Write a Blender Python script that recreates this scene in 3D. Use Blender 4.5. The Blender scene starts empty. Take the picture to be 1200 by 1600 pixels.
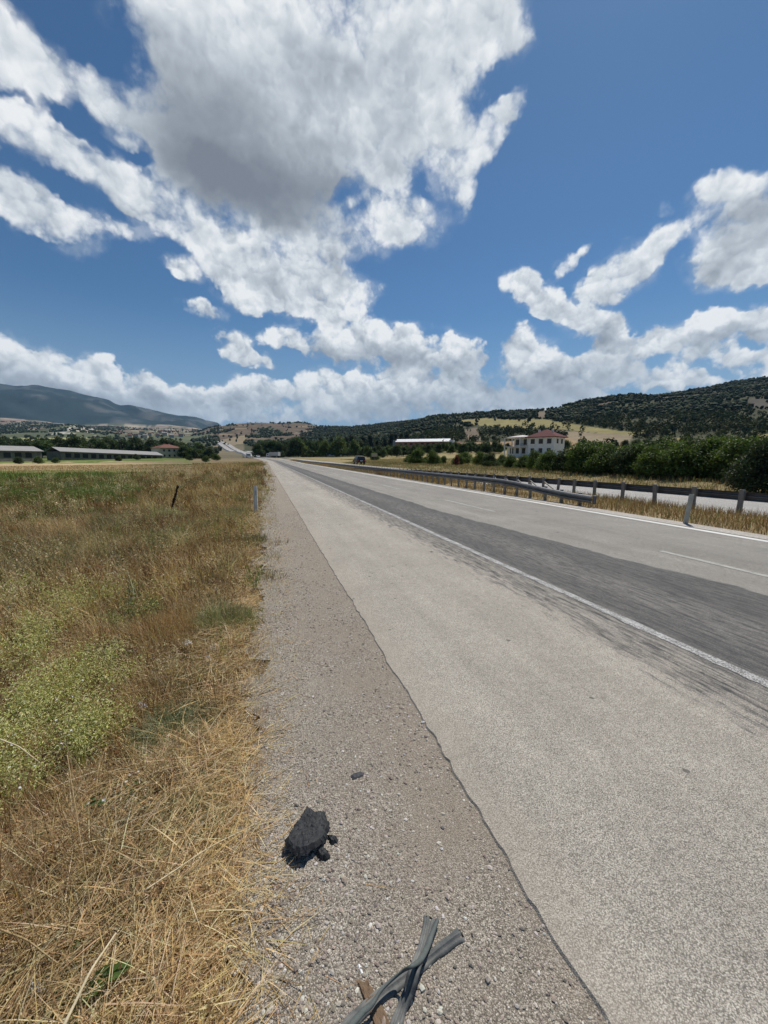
import bpy, bmesh, math, random
import numpy as np
from mathutils import Vector, Matrix
S = bpy.context.scene
COL = S.collection
rng = np.random.default_rng(7)
random.seed(7)
R = math.radians

# ------------------------------------------------------------------ view geometry (metres, +Y along the road, +X to its right)
EYE = 1.6
FPX = 600.0
PITCH = math.atan(86 / FPX)
YAW = math.atan(187 / FPX * math.cos(PITCH))
cP, sP, cY, sY = math.cos(PITCH), math.sin(PITCH), math.cos(YAW), math.sin(YAW)

def ray(x, y):
    """world direction seen at photo position x, y"""
    a, b = (x - 600) / FPX, -(y - 800) / FPX
    f = cP + b * sP
    return np.array([a * cY + f * sY, -a * sY + f * cY, -sP + b * cP])

def gp(x, y, z=0.0):
    """ground point at height z under photo position x, y"""
    d = ray(x, y)
    t = (z - EYE) / d[2]
    return np.array([d[0] * t, d[1] * t, z])

def at_r(x, r, y=714):
    """point at horizontal distance r in the direction of photo position x, y"""
    d = ray(x, y)
    k = r / math.hypot(d[0], d[1])
    return np.array([d[0] * k, d[1] * k, EYE + d[2] * k])

def proj(P):
    """photo position of world points (n,3)"""
    P = np.asarray(P, float)
    dx, dy, dz = P[:, 0], P[:, 1], P[:, 2] - EYE
    hr = dx * cY - dy * sY
    hf = dx * sY + dy * cY
    zc = hf * cP - dz * sP
    yc = hf * sP + dz * cP
    zc = np.where(zc > 0.05, zc, np.nan)
    return 600 + FPX * hr / zc, 800 - FPX * yc / zc, zc

# ------------------------------------------------------------------ value noise for shaping
def _hash(i, j, s):
    n = (i * 374761393 + j * 668265263 + s * 974634777) & 0xffffffff
    n = ((n ^ (n >> 13)) * 1274126177) & 0xffffffff
    return ((n ^ (n >> 16)) & 0xffff) / 65535.0

def vnoise(x, y, s=0):
    x = np.asarray(x, float); y = np.asarray(y, float)
    i = np.floor(x).astype(np.int64); j = np.floor(y).astype(np.int64)
    u = x - i; v = y - j
    u = u * u * (3 - 2 * u); v = v * v * (3 - 2 * v)
    a = _hash(i, j, s) * (1 - u) + _hash(i + 1, j, s) * u
    b = _hash(i, j + 1, s) * (1 - u) + _hash(i + 1, j + 1, s) * u
    return a * (1 - v) + b * v

def fbm(x, y, s=0, o=4):
    t = 0; a = 0.5; n = 0
    for k in range(o):
        t = t + a * vnoise(x * 2 ** k, y * 2 ** k, s + k * 17); n += a; a *= 0.5
    return t / n

def sstep(a, b, x):
    t = np.clip((np.asarray(x, float) - a) / (b - a), 0, 1)
    return t * t * (3 - 2 * t)

# ------------------------------------------------------------------ mesh helpers
def tag(o, label=None, cat=None, group=None, kind=None):
    if label: o['label'] = label
    if cat: o['category'] = cat
    if group: o['group'] = group
    if kind: o['kind'] = kind
    return o

def empty(name, loc=(0, 0, 0), rz=0.0):
    o = bpy.data.objects.new(name, None)
    o.empty_display_size = 0.2
    COL.objects.link(o)
    o.location = [float(v) for v in loc]; o.rotation_euler = (0, 0, rz)
    return o

def tri_mesh(name, V, F, mat=None, parent=None, cols=None, smooth=False, k=None):
    """one mesh object from arrays; F is (n,3) or (n,4)"""
    V = np.ascontiguousarray(V, np.float32); F = np.ascontiguousarray(F, np.int32)
    me = bpy.data.meshes.new(name)
    n, kk = F.shape
    me.vertices.add(len(V)); me.vertices.foreach_set('co', V.ravel())
    me.loops.add(n * kk); me.loops.foreach_set('vertex_index', F.ravel())
    me.polygons.add(n)
    me.polygons.foreach_set('loop_start', np.arange(0, n * kk, kk, dtype=np.int32))
    me.polygons.foreach_set('use_smooth', np.full(n, smooth, bool))
    me.update(calc_edges=True)
    if cols is not None:
        c = np.ones((len(V), 4), np.float32); c[:, :3] = cols
        at = me.color_attributes.new('Col', 'FLOAT_COLOR', 'POINT')
        at.data.foreach_set('color', c.ravel())
    if mat: me.materials.append(mat)
    o = bpy.data.objects.new(name, me)
    COL.objects.link(o)
    if parent: o.parent = parent
    return o

class MB:
    """collects simple solids and links them as ONE mesh object"""
    def __init__(self): self.bm = bmesh.new()
    def box(self, c, s, rz=0.0, bev=0.0, rx=0.0, ry=0.0):
        m = Matrix.Translation([float(v) for v in c]) @ Matrix.Rotation(rz, 4, 'Z') @ Matrix.Rotation(ry, 4, 'Y') @ Matrix.Rotation(rx, 4, 'X') @ Matrix.Diagonal((float(s[0]), float(s[1]), float(s[2]), 1))
        r = bmesh.ops.create_cube(self.bm, size=1.0, matrix=m)
        if bev:
            vs = set(r['verts'])
            es = [e for e in self.bm.edges if e.verts[0] in vs and e.verts[1] in vs]
            bmesh.ops.bevel(self.bm, geom=es, offset=bev, segments=2, affect='EDGES', profile=0.5)
        return self
    def cyl(self, a, b, r0, r1=None, n=12):
        a = Vector([float(v) for v in a]); b = Vector([float(v) for v in b]); d = b - a
        m = Matrix.Translation((a + b) / 2) @ d.to_track_quat('Z', 'Y').to_matrix().to_4x4()
        bmesh.ops.create_cone(self.bm, cap_ends=True, segments=n, radius1=r0, radius2=r0 if r1 is None else r1, depth=d.length, matrix=m)
        return self
    def prism(self, pts, y0, y1, m=None):
        """polygon pts (x,z) swept from y0 to y1"""
        v0 = [self.bm.verts.new((p[0], y0, p[1])) for p in pts]
        v1 = [self.bm.verts.new((p[0], y1, p[1])) for p in pts]
        n = len(pts)
        self.bm.faces.new(v0); self.bm.faces.new(v1[::-1])
        for i in range(n):
            self.bm.faces.new((v0[i], v1[i], v1[(i + 1) % n], v0[(i + 1) % n]))
        if m is not None: bmesh.ops.transform(self.bm, matrix=m, verts=v0 + v1)
        return self
    def poly(self, vs, fs):
        v = [self.bm.verts.new([float(q) for q in p]) for p in vs]
        for f in fs: self.bm.faces.new([v[i] for i in f])
        return self
    def build(self, name, mat, parent=None, smooth=False):
        bmesh.ops.recalc_face_normals(self.bm, faces=self.bm.faces)
        me = bpy.data.meshes.new(name); self.bm.to_mesh(me); self.bm.free()
        if smooth:
            me.polygons.foreach_set('use_smooth', np.ones(len(me.polygons), bool))
        if mat: me.materials.append(mat)
        o = bpy.data.objects.new(name, me); COL.objects.link(o)
        if parent: o.parent = parent
        return o

def copy_tree(o, parent=None):
    c = o.copy(); COL.objects.link(c)
    if parent: c.parent = parent
    for ch in list(o.children): copy_tree(ch, c)
    return c

# ------------------------------------------------------------------ node helper
class NT:
    def __init__(self, tree):
        self.t = tree; self.N = tree.nodes; self.L = tree.links
    def put(self, sock, v):
        if v is None: return
        if hasattr(v, 'is_output') or isinstance(v, bpy.types.NodeSocket): self.L.new(v, sock)
        elif isinstance(v, (tuple, list)):
            n = len(sock.default_value)
            v = list(v) + [1.0] * (n - len(v))
            sock.default_value = v[:n]
        else:
            try: sock.default_value = v
            except TypeError: sock.default_value = [v] * len(sock.default_value)
    def node(self, typ, props=None, out=0, **ins):
        nd = self.N.new(typ)
        for k, v in (props or {}).items(): setattr(nd, k, v)
        for k, v in ins.items():
            key = int(k[1:]) if k[0] == 'i' and k[1:].isdigit() else k.replace('_', ' ')
            self.put(nd.inputs[key], v)
        return nd.outputs[out]
    def m(self, op, a, b=None, c=None, clamp=False):
        nd = self.N.new('ShaderNodeMath'); nd.operation = op; nd.use_clamp = clamp
        for i, v in enumerate((a, b, c)):
            if v is not None: self.put(nd.inputs[i], v)
        return nd.outputs[0]
    def vm(self, op, a, b=None, c=None, s=None, out=0):
        nd = self.N.new('ShaderNodeVectorMath'); nd.operation = op
        for i, v in enumerate((a, b, c)):
            if v is not None: self.put(nd.inputs[i], v)
        if s is not None: self.put(nd.inputs['Scale'], s)
        return nd.outputs[out]
    def ss(self, a, b, x, lo=0.0, hi=1.0):
        nd = self.N.new('ShaderNodeMapRange'); nd.interpolation_type = 'SMOOTHSTEP'
        for i, v in enumerate((x, a, b, lo, hi)): self.put(nd.inputs[i], v)
        return nd.outputs[0]
    def lin(self, a, b, x, lo=0.0, hi=1.0):
        nd = self.N.new('ShaderNodeMapRange'); nd.clamp = True
        for i, v in enumerate((x, a, b, lo, hi)): self.put(nd.inputs[i], v)
        return nd.outputs[0]
    def mix(self, f, a, b, blend='MIX'):
        nd = self.N.new('ShaderNodeMix'); nd.data_type = 'RGBA'; nd.blend_type = blend
        self.put(nd.inputs[0], f); self.put(nd.inputs[6], a); self.put(nd.inputs[7], b)
        return nd.outputs[2]
    def noise(self, vec, scale, detail=4, rough=0.55, dist=0.0, color=False):
        nd = self.N.new('ShaderNodeTexNoise')
        self.put(nd.inputs['Vector'], vec)
        nd.inputs['Scale'].default_value = scale; nd.inputs['Detail'].default_value = detail
        nd.inputs['Roughness'].default_value = rough; nd.inputs['Distortion'].default_value = dist
        return nd.outputs[1 if color else 0]
    def vor(self, vec, scale, feature='F1', out='Color', rand=1.0):
        nd = self.N.new('ShaderNodeTexVoronoi'); nd.feature = feature
        self.put(nd.inputs['Vector'], vec); nd.inputs['Scale'].default_value = scale
        if 'Randomness' in nd.inputs: nd.inputs['Randomness'].default_value = rand
        return nd.outputs[out]
    def map(self, vec, loc=(0, 0, 0), rot=(0, 0, 0), sc=(1, 1, 1), typ='POINT'):
        nd = self.N.new('ShaderNodeMapping'); nd.vector_type = typ
        self.put(nd.inputs[0], vec); nd.inputs[1].default_value = loc; nd.inputs[2].default_value = rot; nd.inputs[3].default_value = sc
        return nd.outputs[0]
    def obj(self): return self.node('ShaderNodeTexCoord', out=3)
    def sep(self, v):
        nd = self.N.new('ShaderNodeSeparateXYZ'); self.put(nd.inputs[0], v); return nd.outputs
    def comb(self, x, y, z=0.0):
        nd = self.N.new('ShaderNodeCombineXYZ')
        for i, v in enumerate((x, y, z)): self.put(nd.inputs[i], v)
        return nd.outputs[0]
    def ramp(self, f, stops):
        nd = self.N.new('ShaderNodeValToRGB'); self.put(nd.inputs[0], f)
        e = nd.color_ramp.elements
        while len(e) < len(stops): e.new(0.5)
        for q, (p, c) in zip(e, stops): q.position = p; q.color = (*c, 1)
        return nd.outputs[0]
    def bump(self, h, strength=0.5, dist=0.01, normal=None):
        nd = self.N.new('ShaderNodeBump'); self.put(nd.inputs['Height'], h)
        nd.inputs['Strength'].default_value = strength; nd.inputs['Distance'].default_value = dist
        if normal is not None: self.put(nd.inputs['Normal'], normal)
        return nd.outputs[0]

def material(name, build):
    m = bpy.data.materials.new(name); m.use_nodes = True
    nt = NT(m.node_tree); m.node_tree.nodes.clear()
    out = m.node_tree.nodes.new('ShaderNodeOutputMaterial')
    sh = build(nt)
    m.node_tree.links.new(sh, out.inputs[0])
    return m

def pbr(nt, col, rough=0.8, spec=0.3, metal=0.0, normal=None):
    nd = nt.N.new('ShaderNodeBsdfPrincipled')
    nt.put(nd.inputs['Base Color'], col); nt.put(nd.inputs['Roughness'], rough)
    nd.inputs['Specular IOR Level'].default_value = spec; nt.put(nd.inputs['Metallic'], metal)
    if normal is not None: nt.put(nd.inputs['Normal'], normal)
    return nd.outputs[0]

def simple(name, c, rough=0.7, spec=0.3, metal=0.0, var=0.18, scale=6.0):
    """plain colour broken by dirt and wear noise"""
    def b(nt):
        v = nt.obj()
        n = nt.noise(v, scale, 6, 0.65)
        n2 = nt.noise(v, scale * 9, 3, 0.6)
        f = nt.m('ADD', nt.m('MULTIPLY', n, 0.7), nt.m('MULTIPLY', n2, 0.3))
        col = nt.mix(nt.ss(0.25, 0.75, f), [q * (1 - var) for q in c], [min(1, q * (1 + var)) for q in c])
        return pbr(nt, col, nt.lin(0, 1, n, rough * 0.85, min(1, rough * 1.15)), spec, metal, nt.bump(n2, 0.15, 0.01))
    return material(name, b)

def leafy(name, trans=0.35, rough=0.6, spec=0.25):
    """plant matter: own colour from the Col attribute, thin enough to let light through"""
    def b(nt):
        at = nt.N.new('ShaderNodeAttribute'); at.attribute_name = 'Col'
        c = at.outputs['Color']
        p = pbr(nt, c, rough, spec)
        t = nt.N.new('ShaderNodeBsdfTranslucent'); nt.put(t.inputs[0], nt.vm('MULTIPLY', c, (1.15, 1.2, 0.7)))
        mx = nt.N.new('ShaderNodeMixShader'); mx.inputs[0].default_value = trans
        nt.L.new(p, mx.inputs[1]); nt.L.new(t.outputs[0], mx.inputs[2])
        return mx.outputs[0]
    return material(name, b)
# ------------------------------------------------------------------ camera
cam = bpy.data.cameras.new('camera'); co = bpy.data.objects.new('camera', cam); COL.objects.link(co)
co.location = (0, 0, EYE); co.rotation_euler = (math.pi / 2 - PITCH, 0, -YAW)
cam.sensor_fit = 'VERTICAL'; cam.sensor_height = 36.0; cam.lens = 36.0 * FPX / 1600
cam.clip_start = 0.05; cam.clip_end = 40000
S.camera = co

# ------------------------------------------------------------------ sun and sky
SUN_EL, SUN_AZ = R(57), R(49)            # azimuth measured from +Y towards +X
sun = bpy.data.lights.new('sun', 'SUN'); so = bpy.data.objects.new('sun', sun); COL.objects.link(so)
sun.energy = 4.8; sun.angle = R(0.53); sun.color = (1.0, 0.955, 0.89)
sd = Vector((math.sin(SUN_AZ) * math.cos(SUN_EL), math.cos(SUN_AZ) * math.cos(SUN_EL), math.sin(SUN_EL)))
so.rotation_euler = sd.to_track_quat('Z', 'Y').to_euler(); so.location = (20, 20, 60)

W = bpy.data.worlds.new('World'); S.world = W; W.use_nodes = True
nt = NT(W.node_tree); nt.N.clear()
SKY_STR = 0.1
SKY_TINT = (0.47, 0.68, 0.80)
sky = nt.N.new('ShaderNodeTexSky'); sky.sky_type = 'NISHITA'; sky.sun_disc = False
sky.sun_elevation = SUN_EL; sky.sun_rotation = SUN_AZ
sky.altitude = 600; sky.air_density = 1.0; sky.dust_density = 0.3; sky.ozone_density = 2.0
dirv = nt.node('ShaderNodeTexCoord', out=0)
dx, dy, dz = nt.sep(dirv)
az = nt.m('ARCTAN2', dx, dy)
el = nt.m('ARCSINE', dz)
# drifting air bends the cloud outlines
w1 = nt.vm('SUBTRACT', nt.noise(dirv, 7.0, 3, 0.55, color=True), (0.5, 0.5, 0.5))
w2 = nt.vm('SUBTRACT', nt.noise(dirv, 22.0, 3, 0.6, color=True), (0.5, 0.5, 0.5))
q = nt.comb(az, el, 0.0)
q = nt.vm('ADD', q, nt.vm('MULTIPLY', w1, (0.065, 0.055, 0)))
q = nt.vm('ADD', q, nt.vm('MULTIPLY', w2, (0.05, 0.045, 0)))

def angles(x, y):
    d = ray(x, y); return math.atan2(d[0], d[1]), math.atan2(d[2], math.hypot(d[0], d[1]))

# cumulus lobes: x, y, half width, half height, tilt (clockwise degrees), weight
LOBES = [
 # great cloud overhead
 (265, 40, 110, 90, 0, .9), (400, 60, 170, 120, 0, 1.), (560, 60, 170, 130, 0, 1.), (690, 60, 120, 100, 0, .95), (775, 62, 62, 62, 0, .9), (760, 15, 70, 40, 0, .7),
 (320, 190, 120, 130, 0, 1.), (430, 215, 170, 140, 0, 1.1), (560, 180, 160, 120, 0, 1.), (660, 165, 110, 95, 0, .95), (290, 275, 80, 70, 20, .8), (395, 290, 130, 75, 0, 1.),
 (705, 255, 48, 80, -15, .85), (722, 325, 22, 40, -10, .4), (770, 205, 46, 44, -40, .9), (797, 165, 30, 30, 0, .8), (605, 265, 60, 40, 0, .4),
 # trailing underside of it
 (270, 335, 130, 45, 22, .8), (520, 365, 130, 48, 0, .75), (640, 350, 75, 40, 8, .7), (430, 400, 130, 60, 0, .85), (345, 412, 62, 42, 10, .85), (480, 455, 130, 50, 0, .75), (500, 495, 90, 22, 0, .5), (312, 490, 48, 20, 0, .6), (280, 425, 40, 22, 25, .5), (390, 455, 70, 40, 0, .6), (590, 300, 60, 50, 0, .45),
 # gaps of blue
 (120, 205, 70, 15, 18, -.55), (100, 288, 46, 17, 5, -.5), (222, 240, 22, 32, 0, -.4), (550, 285, 60, 26, -25, -.38), (600, 318, 30, 12, 20, -.3), (120, 110, 26, 30, 0, -.4), (185, 330, 60, 12, 10, -.35), (640, 480, 60, 30, 0, -.3),
 # left side
 (15, 75, 60, 75, 10, .85), (60, 115, 60, 55, 30, .8), (140, 145, 72, 42, 25, .7), (208, 170, 42, 34, 0, .62), (190, 215, 40, 16, 0, .45), (40, 212, 105, 44, 12, .78), (150, 262, 105, 44, 25, .76), (215, 305, 70, 42, 20, .66), (40, 320, 80, 52, 8, .85), (105, 352, 66, 46, 8, .8), (185, 350, 90, 26, -4, .55), (20, 285, 60, 25, 0, .4), (-90, 200, 110, 90, 0, .8), (-120, 360, 120, 50, 0, .7),
 # bank low on the left
 (12, 548, 55, 42, 5, 1.), (75, 575, 60, 36, 10, 1.), (150, 578, 40, 26, 10, .95), (225, 598, 48, 26, 12, .95), (275, 618, 45, 22, 12, .7), (40, 610, 130, 48, 8, 1.), (160, 622, 140, 40, 8, 1.), (290, 640, 110, 30, 0, .65), (-90, 560, 110, 70, 0, 1.),
 (350, 625, 90, 26, 0, .7), (410, 608, 70, 24, 0, .75), (500, 602, 70, 26, 0, .8), (590, 612, 90, 34, 0, .8), (440, 640, 180, 32, 0, .75), (640, 640, 170, 36, 0, .75), (700, 612, 60, 30, 0, .65), (860, 635, 160, 26, 0, .6), (640, 590, 60, 26, 0, .7),
 # middle band
 (372, 548, 34, 28, 20, .7), (395, 562, 40, 16, 10, .7), (335, 522, 30, 14, 0, .5), (440, 530, 48, 22, 0, .75), (520, 538, 82, 34, 0, .9), (600, 528, 58, 36, 0, .95), (660, 545, 66, 32, 0, .85), (728, 560, 48, 44, 0, 1.), (590, 560, 90, 26, 0, .6), (760, 590, 80, 34, 0, .8), (810, 545, 30, 44, 10, 1.), (850, 570, 60, 46, 0, 1.), (900, 590, 90, 36, 0, .85), (935, 515, 56, 40, 20, .85), (960, 560, 60, 40, 0, .9), (1030, 530, 52, 30, 0, .8), (1000, 590, 100, 26, 0, .6), (850, 620, 120, 28, 0, .6), (1110, 512, 60, 28, 0, .95), (1185, 505, 60, 30, 0, .9), (1150, 560, 46, 20, 0, .75), (1080, 550, 60, 22, 0, .5), (1075, 595, 62, 17, 0, .75), (1170, 590, 60, 18, 0, .4), (1260, 540, 80, 60, 0, .8),
 # upper right chain
 (812, 440, 34, 28, 0, .85), (850, 465, 58, 28, 18, .9), (885, 405, 42, 20, -35, .75), (915, 490, 60, 26, 15, .8), (975, 425, 62, 48, 0, 1.), (925, 440, 30, 34, 0, .6), (1035, 385, 42, 34, -20, .9), (1120, 330, 66, 60, 0, 1.), (1150, 410, 90, 56, 0, 1.05), (1180, 305, 56, 46, 0, 1.), (1115, 290, 34, 34, 0, .9), (1230, 360, 80, 90, 0, 1.), (1040, 330, 20, 12, 30, .38),
 (1300, 250, 90, 70, 0, .7), (1500, 500, 160, 90, 0, .8), (-300, 560, 150, 80, 0, .9), (-330, 150, 160, 90, 0, .8),
]
# thick, grey-bellied parts: x, y, half width, half height, tilt, amount
BELLIES = [
 (370, 235, 185, 115, 8, .55), (410, 300, 170, 60, 2, .42), (300, 160, 120, 110, 0, .22), (360, 290, 120, 50, 8, .22), (520, 110, 90, 60, 0, .25), (560, 250, 120, 60, -10, .22), (440, 90, 90, 60, 0, .12), (640, 120, 90, 60, 0, .10),
 (1170, 345, 70, 45, 0, .45), (1140, 420, 60, 35, 0, .3), (985, 440, 50, 30, 0, .2), (60, 615, 160, 32, 8, .5), (200, 632, 130, 26, 8, .42), (540, 560, 110, 24, 0, .45), (640, 570, 80, 24, 0, .35), (740, 585, 60, 30, 0, .35), (870, 600, 120, 30, 0, .4), (1000, 575, 60, 24, 0, .35), (1120, 532, 70, 16, 0, .4), (500, 640, 260, 30, 0, .3), (800, 640, 260, 34, 0, .35), (1170, 530, 40, 14, 0, .3), (80, 90, 40, 60, 20, .15), (470, 430, 110, 40, 0, .22), (120, 290, 90, 30, 20, .12), (50, 350, 60, 25, 0, .15), (860, 480, 50, 16, 18, .2), (945, 535, 50, 30, 0, .3),
]
GROW = 1.13
BELLY = 0.66
def ell(L, grow):
    x, y, rx, ry, tilt, w = L
    a0, e0 = angles(x, y)
    ax, _ = angles(x + rx, y); ax2, _ = angles(x - rx, y)
    _, e1 = angles(x, y - ry); _, e2 = angles(x, y + ry)
    return (a0, e0, -R(tilt), abs(ax - ax2) / 2 * grow, abs(e1 - e2) / 2 * grow, w)
EL = [ell(L, GROW) for L in LOBES]
EB = [ell(L, 1.35) for L in BELLIES]
# billows
n1 = nt.noise(nt.vm('ADD', dirv, nt.vm('SCALE', w1, s=0.05)), 8.0, 9, 0.57)
n1s = nt.noise(nt.vm('ADD', dirv, nt.vm('SCALE', w1, s=0.05)), 11.0, 3.5, 0.5)
n1t = nt.noise(nt.vm('ADD', nt.vm('ADD', dirv, (0.010, 0.009, 0.020)), nt.vm('SCALE', w1, s=0.05)), 11.0, 3.5, 0.5)
n2 = nt.noise(dirv, 38.0, 6, 0.6)
pv = nt.vm('ADD', dirv, nt.vm('SCALE', w2, s=0.06))
def puff(p, sc): return nt.m('SUBTRACT', 0.5, nt.vor(p, sc, 'F1', 'Distance'))
vb = puff(pv, 17.0)
sunward = (0.30, 0.26, 0.92)
vbs = puff(nt.vm('ADD', pv, [q_ * .016 for q_ in sunward]), 17.0)
vb2 = puff(pv, 45.0)
vb2s = puff(nt.vm('ADD', pv, [q_ * .007 for q_ in sunward]), 45.0)
rough = nt.m('ADD', nt.m('MULTIPLY', nt.m('SUBTRACT', n1, 0.5), 1.55), nt.m('MULTIPLY', nt.m('SUBTRACT', n2, 0.5), 0.70))
rough = nt.m('ADD', rough, nt.m('ADD', nt.m('MULTIPLY', vb, 0.60), nt.m('MULTIPLY', vb2, 0.30)))
relief = nt.m('ADD', nt.m('MULTIPLY', nt.m('SUBTRACT', n1s, n1t), 1.5), nt.m('MULTIPLY', nt.m('SUBTRACT', n2, 0.5), 0.26))
relief = nt.m('ADD', relief, nt.m('MULTIPLY', nt.m('SUBTRACT', n1, 0.5), 0.30))
relief = nt.m('ADD', relief, nt.m('ADD', nt.m('ADD', nt.m('MULTIPLY', vb, 0.16), nt.m('MULTIPLY', nt.m('SUBTRACT', vb, vbs), .50)), nt.m('ADD', nt.m('MULTIPLY', vb2, 0.10), nt.m('MULTIPLY', nt.m('SUBTRACT', vb2, vb2s), .36))))
relief = nt.m('MULTIPLY', relief, nt.ss(.30, .60, el, 1.0, .62))
overhead = nt.ss(.28, .50, el)
soft_lo = nt.m('SUBTRACT', .26, nt.m('MULTIPLY', overhead, .10)); soft_hi = nt.m('ADD', .70, nt.m('MULTIPLY', overhead, .24))
low = nt.ss(0.0, 0.20, el, 0.72, 0.0)
skyc = nt.vm('MULTIPLY', sky.outputs[0], SKY_TINT)
skyc = nt.mix(nt.ss(0.0, 0.34, el, 0.85, 0.0), skyc, [v / SKY_STR for v in (.31, .43, .56)])
G = bpy.data.node_groups.new('cloud lobe', 'ShaderNodeTree')
for nm, ty in (('q', 'Vector'), ('acc', 'Vector'), ('loc', 'Vector'), ('rot', 'Vector'), ('size', 'Vector'), ('w', 'Float')):
    G.interface.new_socket(nm, in_out='INPUT', socket_type='NodeSocket' + ty)
G.interface.new_socket('acc', in_out='OUTPUT', socket_type='NodeSocketVector')
g = NT(G); gi = g.N.new('NodeGroupInput').outputs; go = g.N.new('NodeGroupOutput').inputs
gm = g.N.new('ShaderNodeMapping'); gm.vector_type = 'TEXTURE'
for i, nm in enumerate(('q', 'loc', 'rot', 'size')): g.L.new(gi[nm], gm.inputs[i])
gk = g.ss(1.0, 1.4142, g.vm('LENGTH', gm.outputs[0], out=1), gi['w'], 0.0)
g.L.new(g.vm('MULTIPLY_ADD', gm.outputs[0], g.comb(gk, gk, gk), gi['acc']), go[0])
def lobes_sum(items):
    acc = None; q1 = q
    for i, (a, e, t, ra, re, w) in enumerate(items):
        if i % 6 == 5: q1 = nt.vm('MULTIPLY_ADD', acc, (1e-7, 1e-7, 0), q)       # keeps the node order sequential (the shader stack is small)
        n = nt.N.new('ShaderNodeGroup'); n.node_tree = G
        nt.L.new(q1, n.inputs[0])
        if acc is not None: nt.L.new(acc, n.inputs[1])
        n.inputs[2].default_value = (a, e, -1.0); n.inputs[3].default_value = (0, 0, t); n.inputs[4].default_value = (ra, re, 1.0); n.inputs[5].default_value = w
        acc = n.outputs[0]
    return acc
def leaf(lobes, bellies):
    if not lobes:
        return nt.node('ShaderNodeBackground', Color=skyc, Strength=SKY_STR)
    acc = lobes_sum(lobes)
    _, ay, dens = nt.sep(acc)
    high = nt.m('DIVIDE', ay, nt.m('MAXIMUM', dens, 0.05))
    belly = nt.m('MULTIPLY', nt.sep(lobes_sum(bellies))[2], BELLY) if bellies else 0.0
    body = nt.m('ADD', nt.m('ADD', nt.m('MINIMUM', dens, 0.78), nt.m('MULTIPLY', nt.m('MAXIMUM', nt.m('SUBTRACT', dens, 0.78), 0.0), 0.45)), rough)
    alpha = nt.m('MULTIPLY', nt.ss(soft_lo, soft_hi, body), nt.ss(0.02, 0.2, dens))
    veil = nt.m('MULTIPLY', nt.m('MULTIPLY', nt.ss(0.03, 0.5, dens), nt.ss(.42, .62, n1)), .42)
    alpha = nt.m('MAXIMUM', alpha, veil)
    lit = nt.m('ADD', nt.m('ADD', 0.86, nt.m('MULTIPLY', relief, nt.ss(0.0, 0.55, belly, 1.0, .38))), nt.m('MULTIPLY', high, 0.15))
    lit = nt.m('SUBTRACT', lit, nt.m('MULTIPLY', nt.ss(0.7, 1.7, body), 0.12))
    lit = nt.m('SUBTRACT', lit, belly)
    cl = nt.ramp(lit, [(0.0, (.20, .225, .265)), (0.3, (.30, .335, .38)), (0.6, (.50, .55, .60)), (0.85, (.72, .76, .79)), (1.0, (.86, .88, .89))])
    cl = nt.mix(low, cl, (.42, .50, .58))           # far cloud low over the horizon is seen through more air
    cl = nt.vm('SCALE', cl, s=1.09 / SKY_STR)
    return nt.node('ShaderNodeBackground', Color=nt.mix(nt.m('MULTIPLY', alpha, 0.97), skyc, cl), Strength=SKY_STR)
MARG = 0.055
def touching(items, box):
    o = []
    for it in items:
        a, e, t, ra, re, w = it
        ha = math.hypot(ra * math.cos(t), re * math.sin(t)) + MARG; he = math.hypot(ra * math.sin(t), re * math.cos(t)) + MARG
        if a + ha > box[0] and a - ha < box[1] and e + he > box[2] and e - he < box[3]: o.append(it)
    return o
def switch(fac, a, b):
    mx = nt.N.new('ShaderNodeMixShader'); nt.L.new(fac, mx.inputs[0]); nt.L.new(a, mx.inputs[1]); nt.L.new(b, mx.inputs[2])
    return mx.outputs[0]
def tree(box, depth):
    """the sky in patches, each only carrying the cloud lobes that reach it"""
    ls = touching(EL, box)
    if depth == 0 or len(ls) <= 14: return leaf(ls, touching(EB, box))
    best = None
    for ax in (0, 1):
        for f in (0.3, 0.4, 0.5, 0.6, 0.7):
            lo, hi = box[2 * ax], box[2 * ax + 1]; c = lo + (hi - lo) * f
            b1 = list(box); b1[2 * ax + 1] = c; b2 = list(box); b2[2 * ax] = c
            cost = len(touching(EL, b1)) * f + len(touching(EL, b2)) * (1 - f)
            if best is None or cost < best[0]: best = (cost, ax, c, b1, b2)
    _, ax, c, b1, b2 = best
    return switch(nt.m('GREATER_THAN', (az, el)[ax], c), tree(b1, depth - 1), tree(b2, depth - 1))
box = [min(l[0] - l[3] for l in EL) - MARG, max(l[0] + l[3] for l in EL) + MARG, -0.02, max(l[1] + l[4] for l in EL) + MARG]
inside = nt.m('MULTIPLY', nt.m('MULTIPLY', nt.m('GREATER_THAN', az, box[0]), nt.m('LESS_THAN', az, box[1])), nt.m('MULTIPLY', nt.m('GREATER_THAN', el, box[2]), nt.m('LESS_THAN', el, box[3])))
nt.L.new(switch(inside, leaf([], []), tree(box, 4)), nt.N.new('ShaderNodeOutputWorld').inputs[0])
W.cycles.sampling_method = 'MANUAL'; W.cycles.sample_map_resolution = 512

S.view_settings.view_transform = 'Standard'; S.view_settings.look = 'None'
S.view_settings.exposure = -0.06; S.view_settings.gamma = 1.0
S.cycles.use_denoising = True
S.cycles.max_bounces = 6; S.cycles.diffuse_bounces = 3; S.cycles.transmission_bounces = 3; S.cycles.volume_bounces = 0
S.cycles.transparent_max_bounces = 8
S.cycles.use_adaptive_sampling = True; S.cycles.adaptive_threshold = 0.01
# ------------------------------------------------------------------ terrain: heights read in key directions, near to far
RR = np.array([0, 60, 100, 160, 250, 300, 400, 600, 900, 1400, 2000, 3000, 4500, 7000, 9500, 12500], float)
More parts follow.
